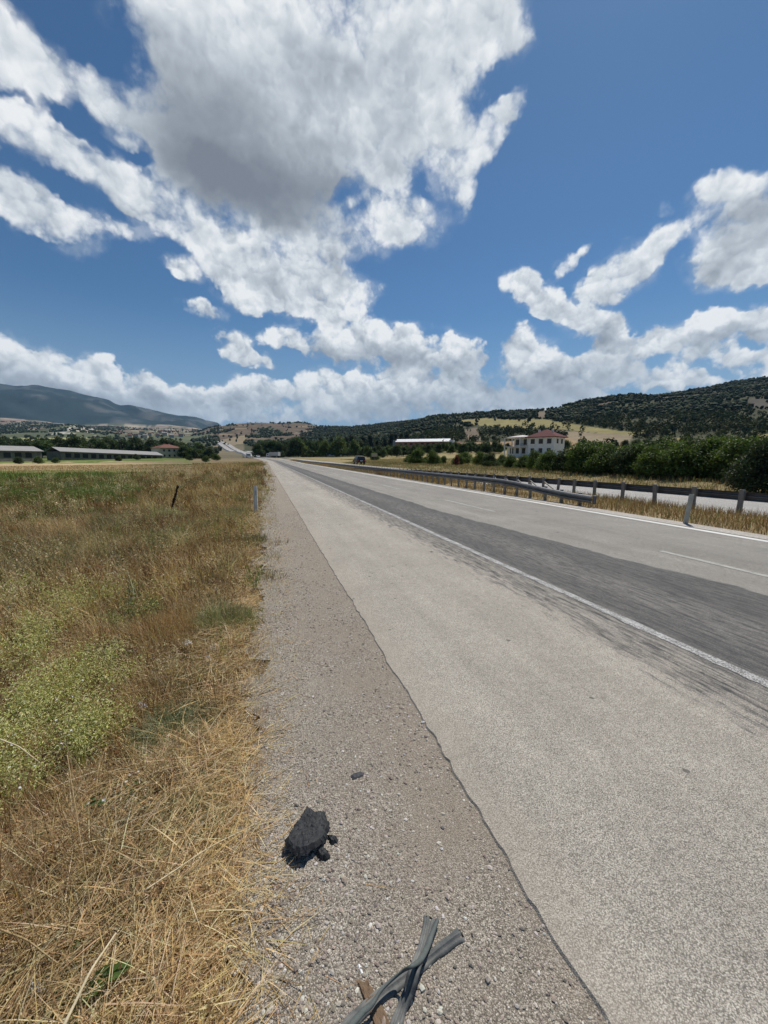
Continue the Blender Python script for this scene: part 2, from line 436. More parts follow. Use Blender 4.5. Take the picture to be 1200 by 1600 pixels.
# per photo column: (z) as ('z', v) or the photo height the ground reaches at that distance
def zz(v): return ('z', v)
COLS = {
 -700: [0, zz(-.3), zz(-.3), zz(-.2), zz(0), zz(.4), zz(2), zz(8), zz(22), zz(40), zz(75), zz(150), zz(330), zz(760), zz(500), zz(300)],
 0:   [0, zz(-.35), zz(-.35), zz(-.2), zz(.4), 715, 712, 702, 690, 685, 676, 664, 655, 597, 640, 680],
 60:  [0, zz(-.35), zz(-.35), zz(-.2), zz(.4), 715, 712, 703, 691, 684, 672, 664, 656, 604, 640, 680],
 112: [0, zz(-.35), zz(-.35), zz(-.2), zz(.6), 715, 712, 704, 692, 681, 663, 668, 659, 608, 645, 680],
 160: [0, zz(-.35), zz(-.35), zz(-.2), zz(.8), 714, 712, 704, 694, 684, 674, 670, 663, 623, 650, 680],
 200: [0, zz(-.3), zz(-.3), zz(-.1), zz(1.0), 714, 712, 705, 695, 685, 677, 670, 666, 634, 655, 685],
 250: [0, zz(-.3), zz(-.3), zz(-.1), zz(1.0), 714, 712, 706, 696, 684, 677, 672, 668, 645, 660, 690],
 300: [0, zz(-.3), zz(-.3), zz(-.1), zz(.8), zz(0), zz(-1), 709, 700, 689, 678, 673, 669, 655, 668, 690],
 340: [0, zz(-.2), zz(-.2), zz(0), zz(.6), zz(-1), zz(-3), 711, 701, 685, 667, 676, 676, 664, 676, 690],
 375: [0, zz(-.1), zz(-.1), zz(.2), zz(1.0), zz(0), zz(-3), 712, 702, 681, 662, 680, 690, 690, 695, 700],
 410: [0, zz(0), zz(0), zz(.4), zz(1.4), zz(.8), zz(-2), 711, 703, 680, 661, 680, 690, 690, 695, 700],
 470: [0, zz(0), zz(0), zz(.3), zz(1.2), zz(1.4), zz(1), 707, 698, 680, 661, 680, 690, 690, 695, 700],
 520: [0, zz(0), zz(0), zz(.3), zz(1.0), zz(1.5), 712, 702, 688, 672, 668, 680, 690, 690, 695, 700],
 600: [0, zz(0), zz(0), zz(.3), 713, 711, 706, 692, 675, 662, 668, 680, 690, 690, 695, 700],
 680: [0, zz(0), zz(.2), zz(.8), 707, 698, 690, 674, 653, 655, 668, 680, 690, 690, 695, 700],
 780: [0, zz(0), zz(.3), zz(1.2), 706, 700, 689, 666, 644, 655, 668, 680, 690, 690, 695, 700],
 860: [0, zz(0), zz(.3), zz(1.4), 706, 700, 688, 662, 640, 655, 668, 680, 690, 690, 695, 700],
 920: [0, zz(0), zz(.3), zz(1.5), 705, 699, 686, 657, 626, 650, 668, 680, 690, 690, 695, 700],
 980: [0, zz(0), zz(.3), zz(1.5), 705, 698, 684, 654, 617, 640, 660, 680, 690, 690, 695, 700],
 1020:[0, zz(0), zz(.3), zz(1.5), 705, 697, 683, 653, 621, 622, 650, 680, 690, 690, 695, 700],
 1090:[0, zz(0), zz(.3), zz(1.5), 705, 697, 681, 650, 619, 608, 640, 680, 690, 690, 695, 700],
 1150:[0, zz(0), zz(.3), zz(1.5), 705, 696, 680, 648, 616, 598, 630, 680, 690, 690, 695, 700],
 1200:[0, zz(0), zz(.3), zz(1.5), 705, 696, 679, 646, 612, 589, 620, 680, 690, 690, 695, 700],
 1500:[0, zz(0), zz(.3), zz(2.0), zz(8), zz(13), zz(26), zz(70), zz(130), zz(260), zz(260), zz(200), zz(120), zz(60), zz(60), zz(60)],
}
_azs, _tab = [], []
for x, row in COLS.items():
    d = ray(x, 714); _azs.append(math.atan2(d[0], d[1]))
    zs = []
    for r, v in zip(RR, row):
        if isinstance(v, tuple): zs.append(v[1])
        elif r == 0: zs.append(0.0)
        else: zs.append(at_r(x, r, v)[2])
    _tab.append(zs)
_azs += [R(75), R(180)]; _tab += [_tab[-1], [0, -.3, -.3, -.3, -.3, -.2, 0, 2, 5, 10, 20, 40, 60, 100, 100, 100]]
_azs = [R(-180)] + _azs; _tab = [_tab[-1]] + _tab
_azs = np.array(_azs); _tab = np.array(_tab)
_lr = np.log(np.maximum(RR, 30))
def T0(x, y):
    """smooth ground height"""
    x = np.asarray(x, float); y = np.asarray(y, float)
    r = np.hypot(x, y); az = np.arctan2(x, y)
    i = np.clip(np.searchsorted(_azs, az) - 1, 0, len(_azs) - 2)
    f = (az - _azs[i]) / (_azs[i + 1] - _azs[i]); f = f * f * (3 - 2 * f) * .5 + f * .5
    lr = np.log(np.clip(r, 30, 12400))
    j = np.clip(np.searchsorted(_lr, lr) - 1, 0, len(_lr) - 2)
    j = np.where(r <= 60, 0, np.maximum(j, 1))
    lo = np.where(j == 0, 0.0, RR[j]); 
    g = np.where(j == 0, np.clip(r / 60, 0, 1), (np.exp(lr) - RR[j]) / (RR[j + 1] - RR[j]))
    a = _tab[i, j] * (1 - f) + _tab[i + 1, j] * f
    b = _tab[i, j + 1] * (1 - f) + _tab[i + 1, j + 1] * f
    return a * (1 - g) + b * g

def xoff(s):
    """sideways bend of the road, to the left past 110 m"""
    s = np.asarray(s, float)
    return np.where(s > 110, -((s - 110) ** 2) / 1800.0, 0.0)

def T(x, y):
    x = np.asarray(x, float); y = np.asarray(y, float)
    z = T0(x, y); r = np.hypot(x, y)
    xr = x - xoff(y)
    road = sstep(-0.9, 0.3, xr) * (1 - sstep(23.4, 26, xr)) * (y < 420) * (y > -60)
    left = 1 - road
    # verge falls away a little from the gravel, with hummocks
    z = z - 0.07 * road - left * (xr < 5) * (0.0 + 0.15 * sstep(0.15, 2.5, -xr))
    z = z + left * (1 - sstep(60, 140, r)) * ((fbm(x * .8, y * .8, 3) - .5) * .22 + (fbm(x * 4, y * 4, 5, 3) - .5) * .05) * sstep(0.2, 1.5, np.abs(xr) * (xr < 0) + (xr > 23) * 2)
    z = z - .42 * sstep(12.6, 14.5, xr) * (1 - sstep(23.4, 27, xr)) * (y < 420) * (y > -60)
    med = sstep(9.7, 10.2, xr) * (1 - sstep(12.6, 13.1, xr)) * (y < 420)
    z = z + med * 0.07
    # rolling relief on the far slopes
    far = sstep(250, 900, r)
    z = z + far * (fbm(x / 90, y / 90, 11, 4) - .5) * np.clip(r * .012, 0, 14)
    mt = sstep(3200, 6000, r)
    rid = 1 - np.abs(2 * fbm(x / 900 + .3 * y / 900, y / 1500, 21, 5) - 1)
    z = z + mt * (rid - .75) * 260 * (1 - .60 * sstep(6500, 7000, r) * (1 - sstep(7000, 7600, r)))
    return z

def pix_poly(poly, px, py):
    """inside test for photo positions"""
    px = np.asarray(px); py = np.asarray(py); ins = np.zeros(px.shape, bool); n = len(poly)
    for k in range(n):
        x1, y1 = poly[k]; x2, y2 = poly[(k + 1) % n]
        c = ((y1 > py) != (y2 > py)) & (px < (x2 - x1) * (py - y1) / ((y2 - y1) + 1e-9) + x1)
        ins ^= c
    return ins

# open ground on the slopes (where no wood grows), as bearings and heights read from the photo
FIELDS = [
 ('yellow', 250, [(712, 657), (760, 653), (800, 656), (850, 655), (905, 664), (960, 672), (1010, 676), (1000, 681), (930, 676), (860, 670), (800, 668), (735, 664)]),
 ('tan', 250, [(700, 692), (790, 690), (870, 684), (930, 684), (985, 682), (985, 699), (930, 702), (860, 700), (790, 702), (700, 702)]),
 ('dry', 250, [(862, 672), (990, 680), (980, 694), (900, 690)]),
 ('bare', 300, [(838, 645), (856, 640), (852, 655), (840, 652)]),
 ('bare', 300, [(925, 632), (966, 627), (968, 632), (935, 635)]),
 ('bare', 300, [(1026, 621), (1090, 617), (1092, 621), (1030, 624)]),
 ('bare', 300, [(722, 672), (745, 668), (752, 690), (728, 688)]),
 ('rock', 300, [(1170, 622), (1210, 625), (1210, 640), (1168, 636)]),
 ('dry', 500, [(330, 690), (384, 680), (384, 692), (350, 698)]),
 ('yellow', 250, [(1175, 678), (1215, 678), (1215, 689), (1180, 686)]),
 ('yellow', 250, [(1046, 684), (1066, 684), (1064, 690), (1048, 690)]),
]
ALB = {'yellow': (.24, .205, .085), 'tan': (.28, .19, .105), 'dry': (.24, .19, .12), 'bare': (.16, .125, .085), 'rock': (.085, .075, .058),
       'wood': (.060, .062, .030), 'scrub': (.16, .135, .085), 'soil': (.22, .16, .105), 'green': (.12, .17, .035), 'straw': (.38, .29, .16), 'pale': (.30, .28, .15)}

def ground_cols(x, y, z):
    n = len(x); r = np.hypot(x, y)
    P = np.stack([x, y, z], 1); px, py, zc = proj(P)
    px = np.where(np.isnan(px), 5000, px); py = np.where(np.isnan(py), 5000, py)
    c = np.tile(np.array(ALB['soil']), (n, 1))
    nz = fbm(x / 3, y / 3, 31, 4)
    c = c * (0.75 + 0.5 * nz)[:, None]
    def put(mask, col, var=.3, s=20):
        v = (1 - var / 2 + var * fbm(x / s, y / s, 41, 4))
        m = np.asarray(mask, float)[:, None]
        c[:] = c * (1 - m) + (np.array(col)[None] * v[:, None]) * m
    xr = x - xoff(y)
    lf = xr < -1
    put(lf * sstep(9, 16, r) * (r < 300), (.20, .155, .085), .5, 4)
    # field strips on the left, roughly parallel to the farm
    fy = py + (px - 100) * 0.012 + (fbm(x / 6, y / 6, 8) - .5) * 10
    g = lf & (px < 300) & (r > 14)
    put(g * sstep(731, 738, fy) * sstep(785, 765, fy) * sstep(280, 170, px + (fbm(x / 5, y / 5, 19) - .5) * 90), ALB['green'], .5, 5)
    put(g * sstep(718, 724, fy) * sstep(738, 732, fy) * sstep(290, 150, px + (fbm(x / 12, y / 4, 29) - .5) * 160), ALB['straw'], .3, 8)
    put(g & (fy <= 723) & (r < 290), (.125, .155, .04), .4, 9)
    rt = (xr > 23.3) & (r < 300)
    put(rt, (.23, .18, .09), .5, 6)
    put(rt & (r > 60), (.26, .21, .10), .4, 10)
    med = (xr > 9.5) & (xr < 13.4) & (y < 420)
    put(med, (.32, .24, .13), .4, 2)
    far = r > 290
    put(far, ALB['scrub'], .5, 60)
    wood = far & (px > 380) & (r < 1900)
    put(wood, ALB['wood'], .5, 30)
    # brown knoll ahead, with bare and scrubby patches
    kn = (r > 1150) & (r < 2600) & (px > 290) & (px < 540)
    put(kn, (.125, .092, .062), .7, 50)
    put(kn & (fbm(x / 70, y / 70, 77) > .56), (.07, .08, .045), .4, 20)
    put(kn & (fbm(x / 60, y / 40, 71) < .32), (.24, .185, .125), .4, 20)
    lfar = (px < 330) & (r > 300) & (r < 4500)
    put(lfar, (.10, .11, .06), .6, 60)
    put(lfar & (r > 1800) & (fbm(x / 260, y / 90, 91) > .5), (.21, .145, .115), .4, 80)
    put(lfar & (r > 2000) & (fbm(x / 180, y / 60, 93) > .60), (.34, .29, .21), .3, 80)
    put(lfar & (py > 684) & (py < 692) & (px < 135), (.33, .33, .16), .3, 60)
    put((r > 1500) & (r < 2600) & (px > 78) & (px < 150) & (fbm(x / 60, y / 60, 95) > .46), (.42, .39, .33), .4, 30)
    mt = r > 4500
    put(mt, (.022, .036, .034), .8, 300)
    put(mt * .55 * sstep(.56, .74, fbm(x / 260, y / 260, 97, 6)), (.15, .145, .13), .4, 100)
    for nm, rmin, poly in FIELDS:
        put((r > rmin) & (r < 1500) & pix_poly(poly, px + (fbm(x / 9, y / 9, 51) - .5) * 6, py), ALB[nm], .35, 12)
    return np.clip(c, .01, .8)

az_list = np.concatenate([np.linspace(-180, -62, 30, endpoint=False), np.linspace(-62, 84, 520, endpoint=False), np.linspace(84, 180, 26, endpoint=False)])
az_list = np.radians(az_list)
r_list = np.concatenate([np.geomspace(0.35, 60, 150, endpoint=False), np.geomspace(60, 420, 90, endpoint=False), np.geomspace(420, 2400, 110, endpoint=False), np.geomspace(2400, 12400, 60)])
A, RRg = np.meshgrid(az_list, r_list)
gx = (RRg * np.sin(A)).ravel(); gy = (RRg * np.cos(A)).ravel(); gz = T(gx, gy)
na, nr = len(az_list), len(r_list)
V = np.concatenate([np.stack([gx, gy, gz], 1), [[0, 0, float(T(0.0, 0.0))]]])
i, j = np.meshgrid(np.arange(nr - 1), np.arange(na), indexing='ij')
i = i.ravel(); j = j.ravel(); j2 = (j + 1) % na
q4 = np.stack([i * na + j, i * na + j2, (i + 1) * na + j2, (i + 1) * na + j], 1)
F = np.concatenate([q4[:, [0, 2, 1]], q4[:, [0, 3, 2]], np.stack([np.full(na, len(V) - 1), (np.arange(na) + 1) % na, np.arange(na)], 1)])

def m_ground(nt):
    at = nt.N.new('ShaderNodeAttribute'); at.attribute_name = 'Col'
    v = nt.obj()
    a = nt.noise(v, 0.02, 8, 0.65); b = nt.noise(v, 0.6, 7, 0.65); c = nt.noise(v, 30, 6, 0.7)
    far = nt.ss(60, 400, nt.vm('LENGTH', v, out=1))
    k = nt.m('ADD', nt.m('MULTIPLY', nt.m('SUBTRACT', a, 0.5), 0.9), nt.m('ADD', nt.m('MULTIPLY', nt.m('SUBTRACT', b, 0.5), 0.9), nt.m('MULTIPLY', nt.m('SUBTRACT', c, 0.5), nt.mix(far, (.9, .9, .9), (0, 0, 0)))))
    col = nt.vm('SCALE', at.outputs['Color'], s=nt.m('ADD', 1.0, k))
    near = nt.m('MULTIPLY', nt.ss(9, 3, nt.vm('LENGTH', v, out=1)), nt.ss(-.02, -.12, nt.sep(v)[0]))
    wv = nt.vm('ADD', v, nt.vm('SCALE', nt.noise(v, 5, 3, .6, color=True), s=.5))
    mat_ = nt.m('MAXIMUM', nt.noise(nt.map(wv, rot=(0, 0, .5), sc=(18, 240, 1)), 1, 4, .7), nt.noise(nt.map(wv, rot=(0, 0, -.9), sc=(16, 220, 1)), 1, 4, .7))
    col = nt.mix(near, col, nt.ramp(mat_, [(.38, (.05, .032, .018)), (.55, (.19, .125, .06)), (.72, (.40, .29, .145))]))
    return pbr(nt, col, 0.95, 0.1, 0, nt.bump(c, 0.5, 0.02))
ground = tri_mesh('ground', V, F, material('ground', m_ground), cols=ground_cols(V[:, 0], V[:, 1], V[:, 2]), smooth=True)
tag(ground, kind='structure')

# ------------------------------------------------------------------ roads
def strip(name, x0, x1, s, mat, lift, rag0=0.0, rag1=0.0, kind='structure', thick=0.0, nx=2, seed=1):
    """sheet along the road from sideways x0 to x1, over the stations s, with ragged borders"""
    s = np.asarray(s, float); n = len(s)
    j0 = (fbm(s * 3.0, s * 0 + seed, seed, 4) - .5) * 2 * rag0 + (fbm(s * 14, s * 0 + seed, seed + 5, 3) - .5) * rag0 * 2.6
    j1 = (fbm(s * 3.0, s * 0 + seed + 9, seed + 3, 4) - .5) * 2 * rag1
    zb = np.interp(s, s, T0((x0 + x1) / 2 * 0 + 5 + xoff(s), s))
    cols_ = []
    for k in range(nx):
        f = k / (nx - 1)
        xx = (x0 + j0) * (1 - f) + (x1 + j1) * f + xoff(s)
        cols_.append(np.stack([xx, s, zb + lift], 1))
    if thick:
        c0 = cols_[0].copy(); c0[:, 2] -= thick; c0[:, 0] -= 0.012; c1 = cols_[-1].copy(); c1[:, 2] -= thick
        cols_ = [c0] + cols_ + [c1]
    m = len(cols_)
    V = np.stack(cols_, 1).reshape(-1, 3)
    i, j = np.meshgrid(np.arange(n - 1), np.arange(m - 1), indexing='ij'); i = i.ravel(); j = j.ravel()
    F = np.stack([i * m + j, i * m + j + 1, (i + 1) * m + j + 1, (i + 1) * m + j], 1)
    o = tri_mesh(name, V, F, mat)
    return tag(o, kind=kind)
ST_near = np.concatenate([np.arange(-12, 20, .035), np.arange(20, 60, .15), np.arange(60, 430, 2)])
ST = np.concatenate([np.arange(-40, 110, 2.0), np.arange(110, 430, 4)])
X_EDGE, X_LINE, X_DASH, X_FAR = 0.87, 3.35, 6.44, 9.12

def aggregate(nt, v, light, mid, dark, sc=230.0):
    """chip-seal surface: stones of differing tone in a darker binder, worn in patches"""
    wv = nt.vm('ADD', v, nt.vm('SCALE', nt.noise(v, sc * .8, 2, .5, color=True), s=0.5 / sc))
    ch = nt.sep(nt.vor(wv, sc, 'F1', 'Color'))[0]
    dist = nt.vor(wv, sc, 'F1', 'Distance')
    c = nt.ramp(ch, [(0.0, dark), (0.28, mid), (0.7, light), (1.0, [min(.75, q * 1.35) for q in light])])
    c = nt.mix(nt.ss(0.42, 0.75, dist, 0, .75), c, [q * .45 for q in dark])
    pk = nt.noise(v, 1.1, 7, .65)
    pk2 = nt.noise(v, 14.0, 6, .7)
    k = nt.m('ADD', nt.m('MULTIPLY', nt.m('SUBTRACT', pk, .5), .50), nt.m('MULTIPLY', nt.m('SUBTRACT', pk2, .5), .55))
    c = nt.vm('SCALE', c, s=nt.m('ADD', 1.0, k))
    h = nt.m('ADD', nt.m('MULTIPLY', nt.m('SUBTRACT', 1.0, dist), .6), nt.m('MULTIPLY', ch, .5))
    return c, h

def m_road(nt):
    v = nt.obj(); x, y, _ = nt.sep(v)
    x = nt.m('ADD', x, nt.m('MULTIPLY', nt.m('POWER', nt.m('MAXIMUM', nt.m('SUBTRACT', y, 110), 0), 2), 1 / 1800.0))
    agg, h = aggregate(nt, v, (.45, .412, .352), (.38, .345, .29), (.25, .224, .186))
    # lanes are a little greyer than the shoulder
    lane = nt.ss(X_LINE - .3, X_LINE + .2, x)
    agg = nt.mix(lane, agg, nt.vm('MULTIPLY', agg, (.78, .80, .83)))
    st = nt.noise(nt.map(v, sc=(2.2, .05, 1)), 1.0, 5, .6)
    agg = nt.vm('SCALE', agg, s=nt.lin(.3, .7, st, .90, 1.10))
    stain = nt.noise(nt.map(v, (3, 9, 0), sc=(1.1, .22, 1)), 1.0, 6, .65)
    agg = nt.vm('SCALE', agg, s=nt.lin(.3, .7, stain, .86, 1.10))
    # wheel-polished streaks in the inner lane
    inner = nt.m('MULTIPLY', nt.ss(6.6, 7.2, x), nt.ss(8.9, 8.3, x))
    agg = nt.mix(nt.m('MULTIPLY', inner, nt.m('MULTIPLY', st, .25)), agg, (.17, .165, .16))
    # bleeding bitumen: dark tracks, smeared into slanting streaks
    def streak(ang, sc, seed, rgh=.6):
        return nt.noise(nt.map(v, (seed, seed * 2, 0), (0, 0, ang), sc), 1.0, 6, rgh)
    s1 = streak(R(-24), (13, 2.6, 1), 3.1)
    s2 = streak(R(-12), (30, 1.6, 1), 7.7)
    s3 = streak(R(-32), (9, 2.8, 1), 12.3)
    wob = nt.noise(nt.map(v, sc=(.2, .5, 1)), 1.0, 5, .6)
    wobc = nt.m('SUBTRACT', wob, .5)
    xr = nt.m('ADD', x, nt.m('MULTIPLY', wobc, .5))
    right = nt.ss(5.65, 5.45, nt.m('ADD', nt.m('ADD', xr, nt.lin(2, 10, y, 0, .62)), nt.m('MULTIPLY', nt.m('SUBTRACT', s2, .5), .35)))
    left = nt.ss(2.48, 3.30, nt.m('ADD', xr, nt.m('MULTIPLY', nt.m('SUBTRACT', s1, .5), 1.1)))
    zone = nt.m('MULTIPLY', right, left)
    mid = nt.m('MULTIPLY', nt.ss(3.75, 4.05, xr), nt.ss(4.75, 4.3, xr))      # less tar between the two wheel tracks
    tar = nt.m('ADD', nt.m('MULTIPLY', s1, .5), nt.m('ADD', nt.m('MULTIPLY', s2, .45), nt.m('MULTIPLY', s3, .35)))
    tar = nt.m('ADD', tar, nt.m('MULTIPLY', zone, .66))
    tar = nt.m('SUBTRACT', tar, nt.m('MULTIPLY', mid, .20))
    tar = nt.m('MULTIPLY', nt.ss(.78, 1.0, tar), nt.ss(.02, .25, zone))
    tar = nt.m('MULTIPLY', tar, nt.ss(260, 90, y, .35, 1.0))
    # the tyres draw it out into narrow slanting threads
    f1 = streak(R(-9), (26, 2.2, 1), 21.0, .75)
    f2 = streak(R(-22), (18, 4.5, 1), 33.0, .75)
    f3 = streak(R(4), (32, .9, 1), 41.0, .7)
    thr = nt.ss(.43, .60, nt.m('ADD', nt.m('MULTIPLY', f1, .45), nt.m('ADD', nt.m('MULTIPLY', f2, .35), nt.m('MULTIPLY', f3, .20))))
    rim = nt.m('MULTIPLY', nt.ss(3.55, 3.2, xr), nt.ss(2.2, 2.7, xr))          # outside the line only loose threads are left
    thin = nt.m('MAXIMUM', nt.m('SUBTRACT', 1.0, thr), nt.m('MULTIPLY', rim, .0))
    tar = nt.m('MULTIPLY', tar, nt.m('SUBTRACT', 1.0, nt.m('MULTIPLY', thin, nt.m('ADD', .36, nt.m('ADD', nt.m('MULTIPLY', rim, .5), nt.m('MULTIPLY', mid, .25))))))
    tcol = nt.mix(s3, (.022, .023, .026), (.052, .053, .057))
    chips = nt.vm('SCALE', agg, s=.62)
    tcol = nt.mix(nt.ss(.52, .75, h, 0, .22), tcol, chips)
    col = nt.mix(nt.m('MULTIPLY', tar, .985), agg, tcol)
    # dust drifting in from the gravel, a few dark crumbs
    dust = nt.m('MULTIPLY', nt.ss(1.5, .9, nt.m('ADD', x, nt.m('MULTIPLY', nt.noise(v, 3, 5, .65), .5))), .6)
    col = nt.mix(dust, col, (.33, .285, .23))
    crumb = nt.m('MULTIPLY', nt.ss(.10, .07, nt.vor(v, 3.0, 'F1', 'Distance')), nt.m('GREATER_THAN', nt.sep(nt.vor(v, 3.0, 'F1', 'Color'))[0], .72))
    col = nt.mix(nt.m('MULTIPLY', crumb, .8), col, (.05, .047, .045))
    bits = nt.m('MULTIPLY', nt.ss(.16, .11, nt.vor(nt.vm('ADD', v, nt.vm('SCALE', nt.noise(v, 25, 3, .6, color=True), s=.03)), 8.0, 'F1', 'Distance')), nt.m('GREATER_THAN', nt.sep(nt.vor(nt.vm('ADD', v, nt.vm('SCALE', nt.noise(v, 25, 3, .6, color=True), s=.03)), 8.0, 'F1', 'Color'))[1], .93))
    col = nt.mix(nt.m('MULTIPLY', bits, .7), col, (.07, .065, .06))
    return pbr(nt, col, nt.mix(tar, (.92, .92, .92), (.78, .78, .78)), .2, 0, nt.bump(h, .55, .004))
MAT_road = material('asphalt', m_road)
road = strip('road', X_EDGE, 9.78, ST_near, MAT_road, 0.0, rag0=.013, thick=.016, nx=10)

def m_line(col, wear):
    def b(nt):
        v = nt.obj()
        h = nt.vor(v, 95, 'F1', 'Distance'); n = nt.noise(v, 5, 6, .7); s = nt.noise(nt.map(v, rot=(0, 0, R(20)), sc=(30, 2, 1)), 1, 5, .6)
        w = nt.m('ADD', nt.m('MULTIPLY', h, .5), nt.m('ADD', nt.m('MULTIPLY', n, .5), nt.m('MULTIPLY', s, .4)))
        c = nt.mix(nt.ss(wear, wear + .22, w), col, (.17, .165, .155))
        c = nt.vm('SCALE', c, s=nt.lin(.3, .7, nt.noise(v, .5, 4, .6), .88, 1.05))
        return pbr(nt, c, .85, .2, 0, nt.bump(h, .4, .003))
    return b
strip('edge_line', X_LINE - .055, X_LINE + .055, ST_near, material('worn white line', m_line((.58, .57, .54), .56)), .004, rag0=.012, rag1=.012)
strip('median_line', X_FAR - .09, X_FAR + .10, ST, material('white line', m_line((.66, .65, .61), .80)), .004)
MAT_dash = material('faded lane paint', m_line((.44, .43, .38), .66))
d_n = gp(1027, 860)[1]; period = 8.35
for k in range(-2, 26):
    b0 = d_n + 5.0 + k * period
    strip('lane_marking', X_DASH - .055, X_DASH + .055, np.arange(b0, b0 + 3.4, .3), MAT_dash, .004)

def m_kerb(nt):
    v = nt.obj()
    c, h = aggregate(nt, v, (.52, .48, .42), (.44, .40, .345), (.30, .27, .23), 120)
    return pbr(nt, c, .9, .2, 0, nt.bump(h, .4, .004))
strip('road_border', 9.27, 9.82, ST, material('pale gravel border', m_kerb), .008, rag1=.06)

def m_gravel(nt):
    v = nt.obj(); x, y, _ = nt.sep(v)
    c, h = aggregate(nt, v, (.405, .36, .295), (.305, .268, .215), (.18, .155, .122), 210)
    fine = nt.sep(nt.vor(v, 260, 'F1', 'Color'))[0]
    c = nt.vm('SCALE', c, s=nt.lin(0, 1, fine, .72, 1.28))
    big = nt.vor(nt.vm('ADD', v, nt.vm('SCALE', nt.noise(v, 30, 3, .6, color=True), s=.012)), 46, 'F1', 'Color')
    c = nt.mix(nt.m('MULTIPLY', nt.ss(.30, .16, nt.vor(nt.vm('ADD', v, nt.vm('SCALE', nt.noise(v, 30, 3, .6, color=True), s=.012)), 46, 'F1', 'Distance')), nt.m('GREATER_THAN', nt.sep(big)[0], .62)), c, nt.mix(nt.sep(big)[1], (.26, .22, .18), (.50, .46, .40)))
    # trodden dirt close to the asphalt, looser stone elsewhere
    dirt = nt.m('MULTIPLY', nt.ss(.30, .62, nt.noise(v, 1.7, 6, .65)), nt.ss(.0, .6, x))
    c = nt.mix(nt.m('MULTIPLY', dirt, .58), c, nt.mix(nt.noise(v, 90, 5, .7), (.21, .168, .128), (.36, .30, .235)))
    c = nt.mix(nt.ss(.93 - .10, .93 - .03, x, 0, .5), c, (.25, .215, .17))
    return pbr(nt, c, .95, .15, 0, nt.bump(nt.m('ADD', h, nt.noise(v, 6, 5, .6)), .7, .008))
strip('gravel_shoulder', -.16, 1.2, ST_near, material('gravel', m_gravel), -.010, rag0=.12, nx=6, seed=4)

def m_road2(nt):
    v = nt.obj()
    c, h = aggregate(nt, v, (.47, .45, .42), (.38, .36, .33), (.25, .235, .21))
    st = nt.noise(nt.map(v, sc=(2.2, .05, 1)), 1.0, 5, .6)
    c = nt.vm('SCALE', c, s=nt.lin(.3, .7, st, .85, 1.1))
    return pbr(nt, c, .9, .25, 0, nt.bump(h, .4, .004))
MAT_road2 = material('far carriageway asphalt', m_road2)
strip('opposite_road', 13.3, 22.6, ST, MAT_road2, -.41, nx=6)
strip('opposite_edge_line', 21.9, 22.05, ST, material('white line far', m_line((.66, .65, .61), .8)), -.403)

# the same road climbing the next rise, seen over the crest
def far_road(name, offs, wid, mat):
    pts = [(404, 480), (399, 560), (392, 640), (380, 740), (366, 860), (352, 1000), (340, 1150), (331, 1280), (324, 1420)]
    P = np.array([at_r(x, r)[:2] for x, r in pts])
    t = np.linspace(0, len(P) - 1, 90)
    C_ = np.stack([np.interp(t, range(len(P)), P[:, 0]), np.interp(t, range(len(P)), P[:, 1])], 1)
    for _ in range(6): C_[1:-1] = (C_[:-2] + 2 * C_[1:-1] + C_[2:]) / 4
    tg = np.gradient(C_, axis=0); tg /= np.linalg.norm(tg, axis=1)[:, None]; nn = np.stack([tg[:, 1], -tg[:, 0]], 1)
    zc_ = T(C_[:, 0], C_[:, 1])
    for _ in range(8): zc_[1:-1] = (zc_[:-2] + 2 * zc_[1:-1] + zc_[2:]) / 4
    rows = [np.column_stack([C_ + nn * (offs + o), zc_ + 1.6 - (2.4 if e else 0)]) for o, e in ((-wid / 2 - 2, 1), (-wid / 2, 0), (wid / 2, 0), (wid / 2 + 2, 1))]
    V = np.stack(rows, 1).reshape(-1, 3); n, m = len(C_), 4
    i, j = np.meshgrid(np.arange(n - 1), np.arange(m - 1), indexing='ij'); i = i.ravel(); j = j.ravel()
    tag(tri_mesh(name, V, np.stack([i * m + j, i * m + j + 1, (i + 1) * m + j + 1, (i + 1) * m + j], 1), mat), kind='structure')
    return C_, nn, zc_
far_road('far_road', 7.5, 11.0, MAT_road2)
FR = far_road('far_opposite_road', -7.5, 11.0, MAT_road2)
# ------------------------------------------------------------------ guard rails
M_rail = simple('weathered zinc rail', (.15, .152, .155), .55, .4, .4, .35, 3)
M_post = simple('zinc post', (.26, .245, .22), .6, .3, .4, .25, 8)
M_wood = simple('old wood', (.20, .15, .10), .9, .1, 0, .4, 30)

RAIL_PROFILE = [(0, -.155), (.045, -.135), (.08, -.09), (.08, -.05), (.02, -.015), (.02, .015), (.08, .05), (.08, .09), (.045, .135), (0, .155), (.0, .148), (.038, .13), (.073, .087), (.073, .053), (.013, .018), (.013, -.018), (.073, -.053), (.073, -.087), (.038, -.13), (0, -.148)]
def rail_beam(path, side):
    """corrugated beam swept along path points (x, y, z of the beam centre)"""
    P = np.asarray(path, float); n = len(P); m = len(RAIL_PROFILE)
    tg = np.gradient(P, axis=0); tg /= np.linalg.norm(tg, axis=1)[:, None]
    nn = np.stack([tg[:, 1], -tg[:, 0], np.zeros(n)], 1) * side
    pr = np.array(RAIL_PROFILE) * np.array([1.0, .80])
    V = P[:, None, :] + nn[:, None, :] * pr[None, :, 0:1] + np.array([0, 0, 1.0])[None, None] * pr[None, :, 1:2]
    V = V.reshape(-1, 3)
    i, j = np.meshgrid(np.arange(n - 1), np.arange(m), indexing='ij'); i = i.ravel(); j = j.ravel(); j2 = (j + 1) % m
    F = np.stack([i * m + j, i * m + j2, (i + 1) * m + j2, (i + 1) * m + j], 1)
    return V, F
